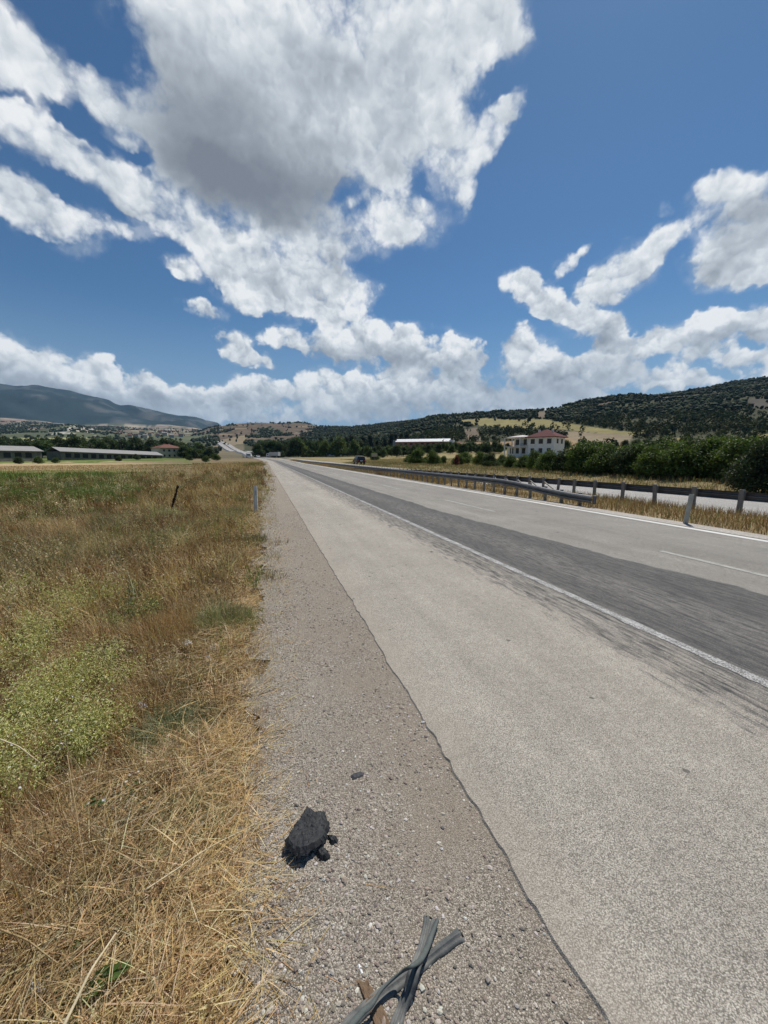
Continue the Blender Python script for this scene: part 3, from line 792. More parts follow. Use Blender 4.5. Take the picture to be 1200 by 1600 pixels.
def post(parent, x, y, z0, z1, s=1, tilt=0.0):
    b = MB()
    b.box((0, 0, (z1 - z0) / 2), (.055, .12, z1 - z0)).box((s * .07, 0, z1 - z0 - .17), (.09, .09, .22))
    o = b.build('post', M_post, parent); o.location = (float(x), float(y), float(z0)); o.rotation_euler = (tilt * .6, tilt, 0)
    return o

# rail on our side of the median: it ends in a dipping terminal
gA = empty('guard_rail', (10.0, 12, 0)); gA.location = (0, 0, 0)
tag(gA, 'long dark guard rail along the near edge of the median, ending in a dipped terminal', 'guard rail')
xA = 9.95; yA = xA / 1.0277
ys = np.concatenate([np.arange(yA, 110, 1.0), np.arange(110, 330, 4)])
hh = .52 - .27 * (1 - sstep(0, 5.5, ys - yA)) 
xs = xA + xoff(ys) - .0
zb = T0(5 + xoff(ys), ys)
V, F = rail_beam(np.stack([xs, ys, zb + hh], 1), -1)
tri_mesh('beam', V, F, M_rail, gA)
for k, y in enumerate(np.concatenate([np.arange(yA + .6, 62, .85), np.arange(62, 140, 2.4)])):
    h = .52 - .27 * (1 - sstep(0, 5.5, y - yA))
    z0 = float(T0(5 + xoff(y), y)); post(gA, xA + .10 + float(xoff(y)), y, z0 - .1, z0 + h + .16, -1, random.uniform(-.03, .03))
MB().box((xA + .02, yA - .06, hh[0]), (.07, .10, .27), bev=.015).build('end_terminal', M_rail, gA)

# rail of the other carriageway, seen from its back
gB = empty('guard_rail'); tag(gB, 'second dark guard rail behind the dry median grass, posts and slanting struts towards us', 'guard rail')
pB = [(-6, 13.15), (6, 13.1), (12, 12.75), (18, 12.15), (21.5, 11.75), (24.5, 11.45), (30, 11.2), (40, 10.9), (48, 10.75)]
ys = np.arange(-6, 48.1, .8); xs = np.interp(ys, [p[0] for p in pB], [p[1] for p in pB])
for _ in range(8): xs[1:-1] = (xs[:-2] + 2 * xs[1:-1] + xs[2:]) / 4
hb = .49 - .22 * sstep(26, 40, ys)
V, F = rail_beam(np.stack([xs, ys, hb - .0], 1), 1)
tri_mesh('beam', V, F, M_rail, gB)
k = 0
for y in np.concatenate([np.arange(-4.6, 13, 1.2), np.arange(13.2, 44, .86)]):
    x = float(np.interp(y, ys, xs)); h = float(np.interp(y, ys, hb))
    post(gB, x - .10, y, -.1, h + .19, 1, random.uniform(-.05, .06))
    if 14.2 < y < 19.6:
        m = MB().cyl((x - .12, y, h + .02), (x - .25, y - 1.25, .02), .03, .03, 8)
        m.build('strut', M_post, gB)
    k += 1

# ------------------------------------------------------------------ marker posts
M_pale = simple('pale plastic', (.40, .385, .33), .7, .3, 0, .18, 5)
M_grey = simple('dull grey plastic', (.56, .57, .53), .7, .3, 0, .2, 5)
M_red = simple('red reflector', (.30, .05, .03), .3, .5)
M_black = simple('black band', (.035, .035, .035), .6, .3)
def marker(name, x, y, z, h, w, mat, label, lean=(0, 0), rz=0.0):
    r = empty(name, (x, y, z), rz); r.rotation_euler = (lean[0], lean[1], rz)
    pr = [(-w / 2, -w * .18), (-w * .32, -w * .42), (w * .32, -w * .42), (w / 2, -w * .18), (w * .3, w * .1), (-w * .3, w * .1)]
    b = bmesh.new()
    lo = [b.verts.new((p[0], p[1], -.12)) for p in pr]; hi = [b.verts.new((p[0], p[1], h - (.05 if p[1] > 0 else 0))) for p in pr]
    b.faces.new(lo[::-1]); b.faces.new(hi)
    for i in range(6): b.faces.new((lo[i], lo[(i + 1) % 6], hi[(i + 1) % 6], hi[i]))
    mb = MB(); mb.bm.free(); mb.bm = b
    mb.build('post_body', mat, r)
    tag(r, label, 'marker post')
    return r
p = gp(400, 799); k1 = marker('marker_post', p[0], p[1], -.15, .90, .115, M_grey, 'thin grey marker post standing in the dry grass left of the gravel', (0.0, .01), R(10))
MB().box((0, -.052, .70), (.05, .006, .14)).build('reflector', simple('worn reflector', (.42, .43, .40), .4, .4), k1)
p = gp(1070, 818); k2 = marker('marker_post', p[0], p[1], -.05, .78, .105, M_pale, 'cream marker post leaning in the median grass before the second guard rail', (.04, .07), R(-35))
MB().box((0, -.058, .62), (.06, .006, .13)).build('reflector', simple('dirty reflector', (.36, .34, .29), .4, .4), k2)

# ------------------------------------------------------------------ vehicles
M_paint_dark = simple('dark navy paint', (.012, .014, .022), .25, .6, .1, .1)
M_white = simple('white paint', (.72, .72, .70), .4, .5, 0, .06)
M_glass = material('dark window glass', lambda nt: pbr(nt, (.03, .035, .04), .08, .7))
M_tyre = simple('tyre rubber', (.02, .02, .02), .9, .2)
M_rim = simple('alloy', (.45, .45, .46), .35, .5, .8)
M_tail = simple('tail lamp', (.35, .02, .015), .3, .5)
M_silver = simple('silver paint', (.45, .46, .48), .35, .5, .4, .06)
def wheels(r, xs, ys, rad, w):
    for y in ys:
        for x in xs:
            s = 1 if x > 0 else -1
            t = MB().cyl((x - s * w / 2, y, rad), (x + s * w / 2, y, rad), rad, rad, 22).build('wheel', M_tyre, r)
            MB().cyl((x + s * (w / 2 - .01), y, rad), (x + s * (w / 2 + .015), y, rad), rad * .62, rad * .58, 16).build('rim', M_rim, t)
def car(name, loc, rz, paint, label, cat, suv=True):
    r = empty(name, loc, rz); tag(r, label, cat)
    h = 1.75 if suv else 1.45; b0 = .42 if suv else .28; belt = 1.02 if suv else .88
    w = .92
    # side outline (y forward = +), swept across the width then pinched at the roof
    body = [(-2.2, b0), (-2.25, belt - .15), (-2.18, belt), (1.05, belt), (2.1, belt - .12), (2.25, belt - .3), (2.25, b0)]
    b = MB(); b.prism([(q[0], q[1]) for q in body], -w, w, Matrix.Rotation(math.pi / 2, 4, 'Z'))
    es = list(b.bm.edges); bmesh.ops.bevel(b.bm, geom=es, offset=.06, segments=2, affect='EDGES')
    b.build('body', paint, r)
    def cab(z0, z1, y0, y1, y2, y3, wi, wo):
        return [(-wo, y0, z0), (wo, y0, z0), (wo, y3, z0), (-wo, y3, z0), (-wi, y1, z1), (wi, y1, z1), (wi, y2, z1), (-wi, y2, z1)]
    fc = [(0, 3, 2, 1), (4, 5, 6, 7), (0, 1, 5, 4), (1, 2, 6, 5), (2, 3, 7, 6), (3, 0, 4, 7)]
    MB().poly(cab(belt - .01, h - .05, -2.1, -1.85, .35, 1.05, .72, .88), fc).build('windows', M_glass, r)
    b = MB().poly(cab(h - .06, h, -1.93, -1.85, .38, .46, .70, .75), fc)
    for s in (-1, 1):
        for (ya, yb) in ((-2.08, -1.88), (-.9, -.85), (1.03, .42)):
            b.cyl((s * .875, ya, belt), (s * .73, yb, h - .03), .05, .04, 6)
    b.build('roof', paint, r)
    wheels(r, (-.80, .80), (-1.35, 1.4), .36 if suv else .31, .24)
    for s in (-1, 1):
        MB().box((s * .74, -2.24, belt - .14), (.2, .06, .22), bev=.02).build('tail_light', M_tail, r)
        MB().box((s * .70, 2.22, belt - .26), (.32, .08, .14), bev=.02).build('headlight', M_rim, r)
    MB().box((0, -2.27, b0 + .12), (1.6, .1, .18), bev=.03).build('bumper', M_tyre, r)
    MB().box((0, -2.262, belt - .25), (.5, .02, .12)).build('number_plate', M_white, r)
    return r
g_ = gp(561, 725.6); car('parked_car', (g_[0], g_[1], float(T(g_[0], g_[1])) + .02 if False else .015 + float(T0(5 + xoff(g_[1]), g_[1]))), R(0), M_paint_dark, 'dark navy off-roader driving away on the opposite road beyond the guard rail', 'car').name = 'off_road_car'
def truck(name, loc, rz, label, L=6.5, H=3.4, boxm=None):
    r = empty(name, loc, rz); tag(r, label, 'truck')
    MB().box((0, -L / 2 + .2, 1.0 + (H - 1.0) / 2), (2.4, L, H - 1.0), bev=.04).build('cargo_box', boxm or M_white, r)
    cabp = [(.35, .55), (2.3, .55), (2.35, 1.35), (2.05, 2.5), (.35, 2.6)]
    MB().prism(cabp, -1.1, 1.1, Matrix.Rotation(math.pi / 2, 4, 'Z')).build('cab', M_white, r)
    MB().poly([(-.98, 2.37, 1.45), (.98, 2.37, 1.45), (.9, 2.12, 2.35), (-.9, 2.12, 2.35), (-.98, 2.33, 1.45), (.98, 2.33, 1.45), (.9, 2.08, 2.35), (-.9, 2.08, 2.35)], [(0, 1, 2, 3), (7, 6, 5, 4), (0, 4, 5, 1), (2, 6, 7, 3), (1, 5, 6, 2), (3, 7, 4, 0)]).build('windscreen', M_glass, r)
    for s in (-1, 1):
        MB().box((s * 1.105, 1.35, 1.85), (.03, .9, .75)).build('side_window', M_glass, r)
        MB().box((s * .8, 2.36, .85), (.35, .06, .2), bev=.02).build('headlight', M_rim, r)
    MB().box((0, -L / 2 + .8, .8), (.9, L + 1.2, .25)).build('chassis', M_tyre, r)
    wheels(r, (-1.0, 1.0), (1.2, -L + 1.4), .48, .3)
    return r
def onroad(x, s): return (x + float(xoff(s)), s, float(T0(5 + xoff(s), s)) + .01)
truck('box_truck', onroad(13.5, 243), R(55), 'white box truck crossing the crest behind the end of the long guard rail', 6.2, 3.2, simple('grey white box', (.50, .49, .46), .6, .3))
truck('delivery_van', onroad(3.2, 262), R(188), 'white high-fronted van coming over the crest towards us', 3.8, 3.0)
car('oncoming_car', onroad(7.2, 250), R(188), M_white, 'small white car coming over the crest beside the van', 'car', False)
for k, (t_, nm, o_, m_) in enumerate(((58, 'dark car on the far climb of the road, lower one', -1, M_paint_dark), (74, 'dark car on the far climb of the road, higher one', -1, M_paint_dark))):
    C_, nn, zc_ = FR
    q_ = C_[t_] + nn[t_] * (-7.5 + 2.0 * o_)
    d_ = C_[t_ + 1] - C_[t_]
    car('distant_car', (q_[0], q_[1], zc_[t_] + 1.6), math.atan2(-d_[0], d_[1]), m_, nm, 'car')

# ------------------------------------------------------------------ sign
g_ = at_r(585, 128); sz = float(T(g_[0], g_[1]))
sg = empty('road_sign', (g_[0], g_[1], sz), R(-12)); tag(sg, 'blank back of a square beige road sign on a post beyond the opposite road', 'sign')
MB().box((0, 0, 2.1), (1.9, .05, 1.1), bev=.01).build('panel', simple('sign back', (.40, .36, .26), .6, .3, .2), sg)
MB().cyl((0, .06, -.2), (0, .06, 2.4), .05, .05, 10).build('post', M_post, sg)

# ------------------------------------------------------------------ houses and sheds
M_plaster = simple('white plaster', (.76, .76, .74), .9, .1, 0, .10, .8)
M_plaster2 = simple('cream plaster', (.50, .44, .33), .9, .1, 0, .14, .6)
M_conc = simple('bare concrete', (.34, .335, .32), .9, .1, 0, .2, .8)
M_tile = material('red roof tiles', lambda nt: pbr(nt, nt.mix(nt.noise(nt.obj(), 1.2, 6, .7), (.075, .018, .018), (.15, .042, .036)), .85, .2, 0, nt.bump(nt.node('ShaderNodeTexWave', {'bands_direction': 'Z'}, 1, Vector=nt.obj(), Scale=2.2), .5, .05)))
M_tile2 = material('old roof tiles', lambda nt: pbr(nt, nt.mix(nt.noise(nt.obj(), .9, 6, .7), (.12, .05, .036), (.22, .105, .075)), .85, .2))
M_sheet = material('grey fibre sheet', lambda nt: pbr(nt, nt.mix(nt.noise(nt.map(nt.obj(), sc=(.2, .8, .8)), 1.0, 6, .7), (.20, .195, .19), (.38, .37, .35)), .9, .2))
M_whsheet = material('white metal sheet', lambda nt: pbr(nt, nt.mix(nt.noise(nt.map(nt.obj(), sc=(1.5, .1, 1)), 1.0, 5, .6), (.66, .66, .64), (.80, .80, .79)), .5, .3, 0, nt.bump(nt.node('ShaderNodeTexWave', {'bands_direction': 'X'}, 1, Vector=nt.obj(), Scale=1.5), .4, .04)))
M_brick = material('red brick', lambda nt: pbr(nt, nt.mix(nt.noise(nt.obj(), 1.0, 5, .6), (.34, .15, .11), (.46, .22, .16)), .9, .1))
M_dark = simple('dark opening', (.02, .02, .022), .6, .3)
M_frame = simple('window frame', (.55, .55, .53), .5, .3)

def hip(b, x0, x1, y0, y1, z, h, over=.5, ridge=None):
    x0 -= over; x1 += over; y0 -= over; y1 += over
    if (x1 - x0) >= (y1 - y0):
        i = (y1 - y0) / 2 if ridge is None else ridge; r0, r1 = (x0 + i, (y0 + y1) / 2), (x1 - i, (y0 + y1) / 2)
        tops = (r0, r1)
        v = [(x0, y0, z), (x1, y0, z), (x1, y1, z), (x0, y1, z), (*r0, z + h), (*r1, z + h)]
        f = [(0, 1, 5, 4), (1, 2, 5), (2, 3, 4, 5), (3, 0, 4)]
    else:
        i = (x1 - x0) / 2 if ridge is None else ridge; r0, r1 = ((x0 + x1) / 2, y0 + i), ((x0 + x1) / 2, y1 - i)
        v = [(x0, y0, z), (x1, y0, z), (x1, y1, z), (x0, y1, z), (*r0, z + h), (*r1, z + h)]
        f = [(0, 1, 4), (1, 2, 5, 4), (2, 3, 5), (3, 0, 4, 5)]
    n = len(v); v2 = [(p[0], p[1], p[2] - .18) for p in v[:4]]
    f2 = f + [(0, n, n + 1, 1), (1, n + 1, n + 2, 2), (2, n + 2, n + 3, 3), (3, n + 3, n, 0), (n + 3, n + 2, n + 1, n)]
    return b.poly(v + v2, f2)
def gable(b, x0, x1, y0, y1, z, h, over=.4):
    """ridge along x"""
    x0 -= over; x1 += over; y0 -= over; y1 += over; ym = (y0 + y1) / 2; t = .15
    v = [(x0, y0, z), (x1, y0, z), (x1, ym, z + h), (x0, ym, z + h), (x1, y1, z), (x0, y1, z)]
    v += [(p[0], p[1], p[2] - t) for p in v]
    return b.poly(v, [(0, 1, 2, 3), (3, 2, 4, 5), (6, 9, 8, 7), (9, 11, 10, 8), (0, 6, 7, 1), (5, 4, 10, 11), (0, 3, 9, 6), (3, 5, 11, 9), (1, 7, 8, 2), (2, 8, 10, 4)])
def window(parent, c, w, h, ax='y', s=-1, frame=True):
    """recess with frame on a wall whose outward normal is s along ax"""
    d = (w, .06, h) if ax == 'y' else (.06, w, h)
    f = (w + .16, .1, h + .16) if ax == 'y' else (.1, w + .16, h + .16)
    off = Vector((0, s * .06, 0)) if ax == 'y' else Vector((s * .06, 0, 0))
    o = MB().box(c, f).build('window', M_frame, parent)
    MB().box(Vector(c) + off * .6, d).build('pane', M_glass, o)
    return o

# white villa with red hip roof on the right, raised terrace wing on its left
vp = at_r(835, 158); vz = float(T0(vp[0], vp[1]))
vang = -math.atan2(vp[0], vp[1]) + R(-24)
vl = empty('villa', (vp[0], vp[1], vz + .9), vang); tag(vl, 'white two-storey villa with a dark red hip roof and open terraces on its left wing', 'house')
MB().box((4.2, 0, 2.4), (9.6, 9.5, 8.2)).build('wall', M_plaster, vl)
MB().box((-5.4, 1.2, .6), (9.0, 7.6, 5.3)).box((-4.2, 1.6, 4.9), (6.6, 6.6, 3.2)).build('side_wing', M_plaster, vl)
hip(MB(), -.6, 9.0, -4.75, 4.75, 6.6, 2.9, .9).build('roof', M_tile, vl)
m_ = MB().box((-5.2, 0, 6.62), (10.4, 9.8, .22)); m_.build('terrace_roof', M_plaster, vl)
hip(MB(), -9.2, -1.2, -3.8, 4.2, 6.9, .9, .3).build('wing_roof', simple('pale roof', (.62, .55, .52), .8, .2), vl)
MB().box((-5.2, -2.8, 3.25), (10.2, 4.2, .22)).build('balcony_slab', M_plaster, vl)
for x in (-10.0, -7.0, -3.8, -.9): MB().box((x, -4.6, 3.2), (.3, .3, 6.7)).build('pillar', M_plaster, vl)
b = MB()
for x in np.arange(-10, -.9, .45): b.cyl((x, -4.75, 3.4), (x, -4.75, 4.25), .025, .025, 5)
b.box((-5.4, -4.75, 4.28), (9.2, .07, .07)); b.build('railing', M_dark, vl)
for x in (1.2, 4.2, 7.2):
    window(vl, (x, -4.75, 5.0), 1.5, 1.7)
    window(vl, (x, -4.75, 1.7), 1.3, 1.6)
for x in (-8, -5.6, -3.2): window(vl, (x, -2.58 if x < -7.6 else -2.58, 1.7), 1.3, 2.0)
for x in (-6.2, -3.0): window(vl, (x, -1.68, 5.0), 1.4, 2.0)
for y in (-2, 2): window(vl, (9.0, y, 5.0), 1.5, 1.6, 'x', 1)
for (x, y) in ((1.0, 1.0), (6.5, -.5)): MB().box((x, y, 8.6), (.7, .7, 1.6), bev=.03).build('chimney', M_plaster, vl)

# long white-roofed barn on the slope
bp = at_r(661, 305); bz = float(T0(bp[0], bp[1]))
bn = empty('barn', (bp[0], bp[1], bz + 1.0), -math.atan2(bp[0], bp[1]) + R(-10)); tag(bn, 'long low brick barn with a white sheet roof on the wooded slope', 'barn')
MB().box((0, 0, .8), (41, 11, 5.8)).build('wall', M_brick, bn)
gable(MB(), -20.5, 20.5, -5.5, 5.5, 3.7, 2.3, .5).build('roof', M_whsheet, bn)
for x in np.arange(-17, 18, 4.3): MB().box((x, -5.5, 2.0), (2.2, .14, 1.1)).build('window', M_dark, bn)
MB().box((22.2, -1, 1.6), (3.4, 7, 6.2)).build('lean_to', M_plaster, bn)
MB().box((-22.0, 1, 1.9), (3.2, 8, 6.8)).build('end_shed', M_conc, bn)
sp = at_r(710, 310); s_ = empty('brick_shed', (sp[0], sp[1], float(T0(sp[0], sp[1])) - .3), R(-20)); tag(s_, 'small brown brick shed just right of the white-roofed barn', 'shed')
MB().box((0, 0, 1.4), (8, 6, 2.8)).build('wall', M_brick, s_); gable(MB(), -4, 4, -3, 3, 2.8, 1.1).build('roof', M_tile2, s_)
MB().box((-1, -3, 1.2), (1.4, .14, 2.2)).build('door', M_dark, s_)
sp = at_r(521, 330); s_ = empty('shed', (sp[0], sp[1], float(T0(sp[0], sp[1])) + 1.0), R(-8)); tag(s_, 'low building with a pale flat roof half hidden among the dark trees ahead', 'shed')
MB().box((0, 0, 2.0), (13, 8, 5.0)).build('wall', M_plaster, s_); MB().box((0, 0, 4.7), (14, 9, .4)).build('roof', M_whsheet, s_)
for x in (-4, 0, 4): window(s_, (x, -4, 2.8), 1.4, 1.2)

# farm on the left: long low sheds and a house
M_shedwall = simple('stained render', (.17, .155, .135), .9, .1, 0, .4, .6)
def long_shed(pa, pb, ridge_a, ridge_b, depth, label, name='long_shed'):
    a = at_r(pa, ridge_a[0], ridge_a[1]); b_ = at_r(pb, ridge_b[0], ridge_b[1])
    L = math.hypot(b_[0] - a[0], b_[1] - a[1]); ang = math.atan2(b_[1] - a[1], b_[0] - a[0])
    zt = a[2]; r = empty(name, (a[0], a[1], -.4), ang); tag(r, label, 'shed')
    L0 = L; slope = math.atan2(a[2] - b_[2], L); r.rotation_euler = (0, slope, ang)
    # local +x along the shed; +y away from the road side
    eave = zt + .4 - 1.9
    MB().box((L / 2, 0, eave / 2 - 1.0), (L, depth, eave + 2.0)).build('wall', M_shedwall, r)
    gable(MB(), 0, L, -depth / 2, depth / 2, eave, 1.9, .6).build('roof', M_sheet, r)
    for x in np.arange(3, L - 3, 3.6): MB().box((x, -depth / 2, eave * .62), (2.2, .16, eave * .42)).build('window', M_dark, r)
    return r
long_shed(82, 243, (222, 698.2), (252, 706.0), 9, 'long grey-roofed farm shed reaching to the house with the red roof')
long_shed(-60, 50, (200, 694.5), (212, 697.5), 9, 'grey-roofed farm shed cut by the left edge of the photo')
hp = at_r(262, 268); hz = float(T0(hp[0], hp[1]))
hs = empty('farm_house', (hp[0], hp[1], hz - .3), R(40)); tag(hs, 'cream farm house with a red tiled hip roof at the end of the long shed', 'house')
MB().box((0, 0, 3.0), (13.5, 10, 6.2)).build('wall', M_plaster2, hs)
hip(MB(), -6.75, 6.75, -5, 5, 6.1, 2.2, .6).build('roof', M_tile2, hs)
for x in (-4.5, -1.5, 1.5, 4.5):
    for z in (1.6, 4.6): window(hs, (x, -5, z), 1.2, 1.3)
for y in (-2.5, 2.5):
    for z in (1.6, 4.6): window(hs, (6.75, y, z), 1.2, 1.3, 'x', 1)
MB().box((1.5, .5, 8.0), (.6, .6, 1.4)).build('chimney', M_plaster2, hs)
MB().box((-9.5, 0, 1.5), (6, 6, 3.2)).build('annex', M_plaster, hs)

# village far beyond the trees
vr = random.Random(3)
NAMES = ['left end', 'right end', 'middle']
VILL = [(203, 1080, 682), (214, 1150, 681), (228, 1060, 683), (236, 1200, 679), (246, 1120, 681), (258, 1180, 679), (268, 1090, 682), (283, 1150, 681), (222, 1250, 677), (252, 1260, 676)]
wa = [M_plaster2, M_plaster2, M_brick, M_conc]
def small_house(k, x, r, y):
    p = at_r(x, r, y); w, d, h = vr.uniform(8, 12), vr.uniform(7, 10), vr.uniform(2.8, 4.6)
    z = p[2]
    o = empty('village_house', (p[0], p[1], z - 3), vr.uniform(-.5, .5))
    m1 = wa[vr.randrange(4)]
    MB().box((0, 0, (h + 3) / 2), (w, d, h + 3)).build('wall', m1, o)
    gable(MB(), -w / 2, w / 2, -d / 2, d / 2, h + 3, 2.0, .5).build('roof', M_tile2 if vr.random() < .75 else M_sheet, o)
    for q in (-.28, .05, .3): MB().box((w * q, -d / 2, 3 + h * .55), (1.2, .14, 1.3)).build('window', M_dark, o)
    tag(o, 'tiny pale house of the village beyond the farm trees', 'house', 'houses of the distant village')
for k, q_ in enumerate(VILL): small_house(k, *q_)

# ------------------------------------------------------------------ things lying on the gravel
M_rub = material('torn tyre rubber', lambda nt: pbr(nt, nt.mix(nt.noise(nt.obj(), 40, 6, .7), (.006, .007, .008), (.024, .026, .028)), nt.lin(.3, .7, nt.noise(nt.obj(), 25, 5, .6), .45, .8), .45, 0, nt.bump(nt.noise(nt.obj(), 60, 8, .7), .8, .006)))
def slab(name, poly_px, z0, height, mat, label, cat, parent=None, seed=1, dome=.4, rings=12, lift=None, rough=1.0):
    """irregular torn lump whose outline on the ground follows poly_px"""
    P = np.array([gp(x, y, z0 + height * .6)[:2] for x, y in poly_px]); c = P.mean(0)
    # densify and fray the outline
    Q = []
    for k in range(len(P)):
        a, b_ = P[k], P[(k + 1) % len(P)]; L = np.linalg.norm(b_ - a); nseg = max(2, int(L / .006))
        for t in range(nseg): Q.append(a + (b_ - a) * t / nseg)
    Q = np.array(Q); n = len(Q); rad = np.linalg.norm(Q - c, axis=1)[:, None]; un = (Q - c) / rad
    t = np.arange(n)
    fr = (fbm(t * .35, t * 0 + seed, seed, 4) - .5) * .022 * rough + (vnoise(t * 1.1, t * 0 + 3, seed + 4) - .5) * .010 * rough
    Q = Q + un * fr[:, None]
    Qs = Q - c
    for _ in range(60): Qs = (np.roll(Qs, 1, 0) + Qs + np.roll(Qs, -1, 0)) / 3
    vs = []; lf = lift or (lambda x, y: 0 * x)
    prof = [(1 - .0 * k, 0) for k in range(1)]
    for k in range(rings):
        f = 1 - k / rings
        wq = f ** 5; q = c + ((Q - c) * wq + Qs * (1 - wq)) * f
        edge = min(1.0, (1 - f) / .16 + .22)
        z = z0 + height * (edge * (1 - dome) + dome * math.sqrt(max(0, 1 - f * f)))
        zz_ = z + (fbm(q[:, 0] * 40, q[:, 1] * 40, seed + 1, 4) - .5) * height * .55 * rough + (fbm(q[:, 0] * 130, q[:, 1] * 130, seed + 2, 3) - .5) * height * .55 * rough
        vs.append(np.column_stack([q - c, zz_ + lf(q[:, 0] - c[0], q[:, 1] - c[1]) - z0]))
    bot = np.column_stack([(Q - c) * .97, np.zeros(n) + lf((Q - c)[:, 0], (Q - c)[:, 1])])
    V = np.concatenate([bot] + vs + [[[0, 0, height * (1 + .1)]]])
    F = []
    idx = np.arange(n); nx_ = (idx + 1) % n
    for k in range(rings):
        a, b_ = k * n, (k + 1) * n
        F.append(np.stack([a + idx, a + nx_, b_ + nx_], 1)); F.append(np.stack([a + idx, b_ + nx_, b_ + idx], 1))
    top = len(V) - 1; last = rings * n
    F.append(np.stack([last + idx, last + nx_, np.full(n, top)], 1))
    o = tri_mesh(name, V, np.concatenate(F), mat, parent, smooth=False)
    o.location = (c[0], c[1], z0)
    if label: tag(o, label, cat)
    return o, c
cr = lambda L: [(400 + a / 3, 1180 + b / 3) for a, b in L]
chunk, cc = slab('tyre_chunk', cr([(238, 228), (262, 244), (276, 264), (300, 252), (326, 252), (330, 285), (347, 300), (345, 335), (332, 352), (334, 385), (320, 410), (285, 440), (258, 462), (240, 486), (205, 495), (165, 475), (140, 440), (133, 408), (150, 392), (152, 362), (176, 345), (178, 318), (200, 300), (214, 268)]), -.01, .028, M_rub, 'big black ragged chunk of torn tyre lying on the gravel', 'tyre chunk', seed=3, dome=.35, rings=16, rough=.55, lift=lambda x, y: .034 * sstep(.02, -.12, y * .8 + x * .45))
f1, c1 = slab('loose_flap', cr([(330, 372), (352, 362), (388, 382), (385, 408), (362, 412), (338, 402)]), -.01, .016, M_rub, None, None, None, 5, .15, 8, rough=.75)
f2, c2 = slab('loose_flap', cr([(285, 440), (312, 424), (342, 440), (345, 468), (325, 488), (298, 482), (280, 462)]), -.01, .019, M_rub, None, None, None, 8, .15, 8, rough=.75)
for f in (f1, f2):
    f.location = Vector(f.location) - Vector(chunk.location); f.parent = chunk
slab('rubber_scrap', cr([(436, 100), (455, 80), (490, 70), (511, 78), (510, 94), (485, 108), (450, 116)]), -.014, .012, simple('grey rubber', (.055, .055, .058), .7, .3, 0, .3, 40), 'small flat grey rubber scrap on the gravel above the tyre chunk', 'rubber scrap', seed=9, dome=.3, rings=6, rough=.5)

M_hose = material('weathered hose rubber', lambda nt: pbr(nt, nt.mix(nt.ss(.35, .7, nt.noise(nt.map(nt.obj(), sc=(14, 14, 14)), 1, 7, .7)), (.075, .080, .079), (.185, .185, .172)), .7, .35, 0, nt.bump(nt.noise(nt.obj(), 55, 6, .7), .5, .003)))
M_cord = simple('green grey cord', (.085, .10, .093), .6, .3, 0, .3, 60)
M_inside = simple('hose bore', (.012, .012, .012), .9, .1)
def spline(pts, n):
    P = np.array(pts, float); t = np.linspace(0, len(P) - 1, n)
    out = np.zeros((n, P.shape[1]))
    for k in range(n):
        i = min(int(t[k]), len(P) - 2); u = t[k] - i
        p0, p1, p2, p3 = P[max(i - 1, 0)], P[i], P[i + 1], P[min(i + 2, len(P) - 1)]
        out[k] = .5 * ((2 * p1) + (-p0 + p2) * u + (2 * p0 - 5 * p1 + 4 * p2 - p3) * u * u + (-p0 + 3 * p1 - 3 * p2 + p3) * u ** 3)
    return out
def sweep(name, path, prof_fn, mat, parent, cap=True):
    P = np.asarray(path, float); n = len(P)
    tg = np.gradient(P, axis=0); tg /= np.linalg.norm(tg, axis=1)[:, None]
    sd_ = np.cross(tg, [0, 0, 1.0]); sd_ /= np.linalg.norm(sd_, axis=1)[:, None]; up = np.cross(sd_, tg)
    V = []
    for k in range(n):
        pr = prof_fn(k / (n - 1)); m = len(pr)
        V.append(P[k] + sd_[k] * pr[:, 0:1] + up[k] * pr[:, 1:2])
    V = np.concatenate(V)
    i, j = np.meshgrid(np.arange(n - 1), np.arange(m), indexing='ij'); i = i.ravel(); j = j.ravel(); j2 = (j + 1) % m
    a = i * m + j; b = i * m + j2; c = (i + 1) * m + j2; d = (i + 1) * m + j
    F = np.concatenate([np.stack([a, c, b], 1), np.stack([a, d, c], 1)])
    if cap:
        caps = []
        for base in (0, (n - 1) * m):
            for q in range(1, m - 1): caps.append((base, base + q + 1, base + q) if base else (base, base + q, base + q + 1))
        F = np.concatenate([F, np.array(caps)])
    return tri_mesh(name, V, F, mat, parent, smooth=True)
th = np.linspace(0, 2 * np.pi, 36, endpoint=False)
def hose_prof(w, h, groove):
    x = np.cos(th) * w / 2; z = np.sin(th) * h / 2
    z = z - (groove * np.exp(-((x + w * .12) / (w * .09)) ** 2) + groove * .5 * np.exp(-((x - w * .25) / (w * .06)) ** 2)) * (z > 0)
    return np.stack([x, z + h / 2], 1)
zg = -.02
H1 = [(812, 762, .0), (795, 850, .004), (768, 940, .03), (742, 1010, .045), (718, 1100, .02), (680, 1200, .0), (640, 1310, .0), (600, 1420, 0)]
H2 = [(962, 838, .0), (900, 885, .0), (830, 940, 0), (740, 1010, 0), (640, 1085, 0), (545, 1160, 0), (470, 1230, 0), (395, 1320, 0), (330, 1420, 0)]
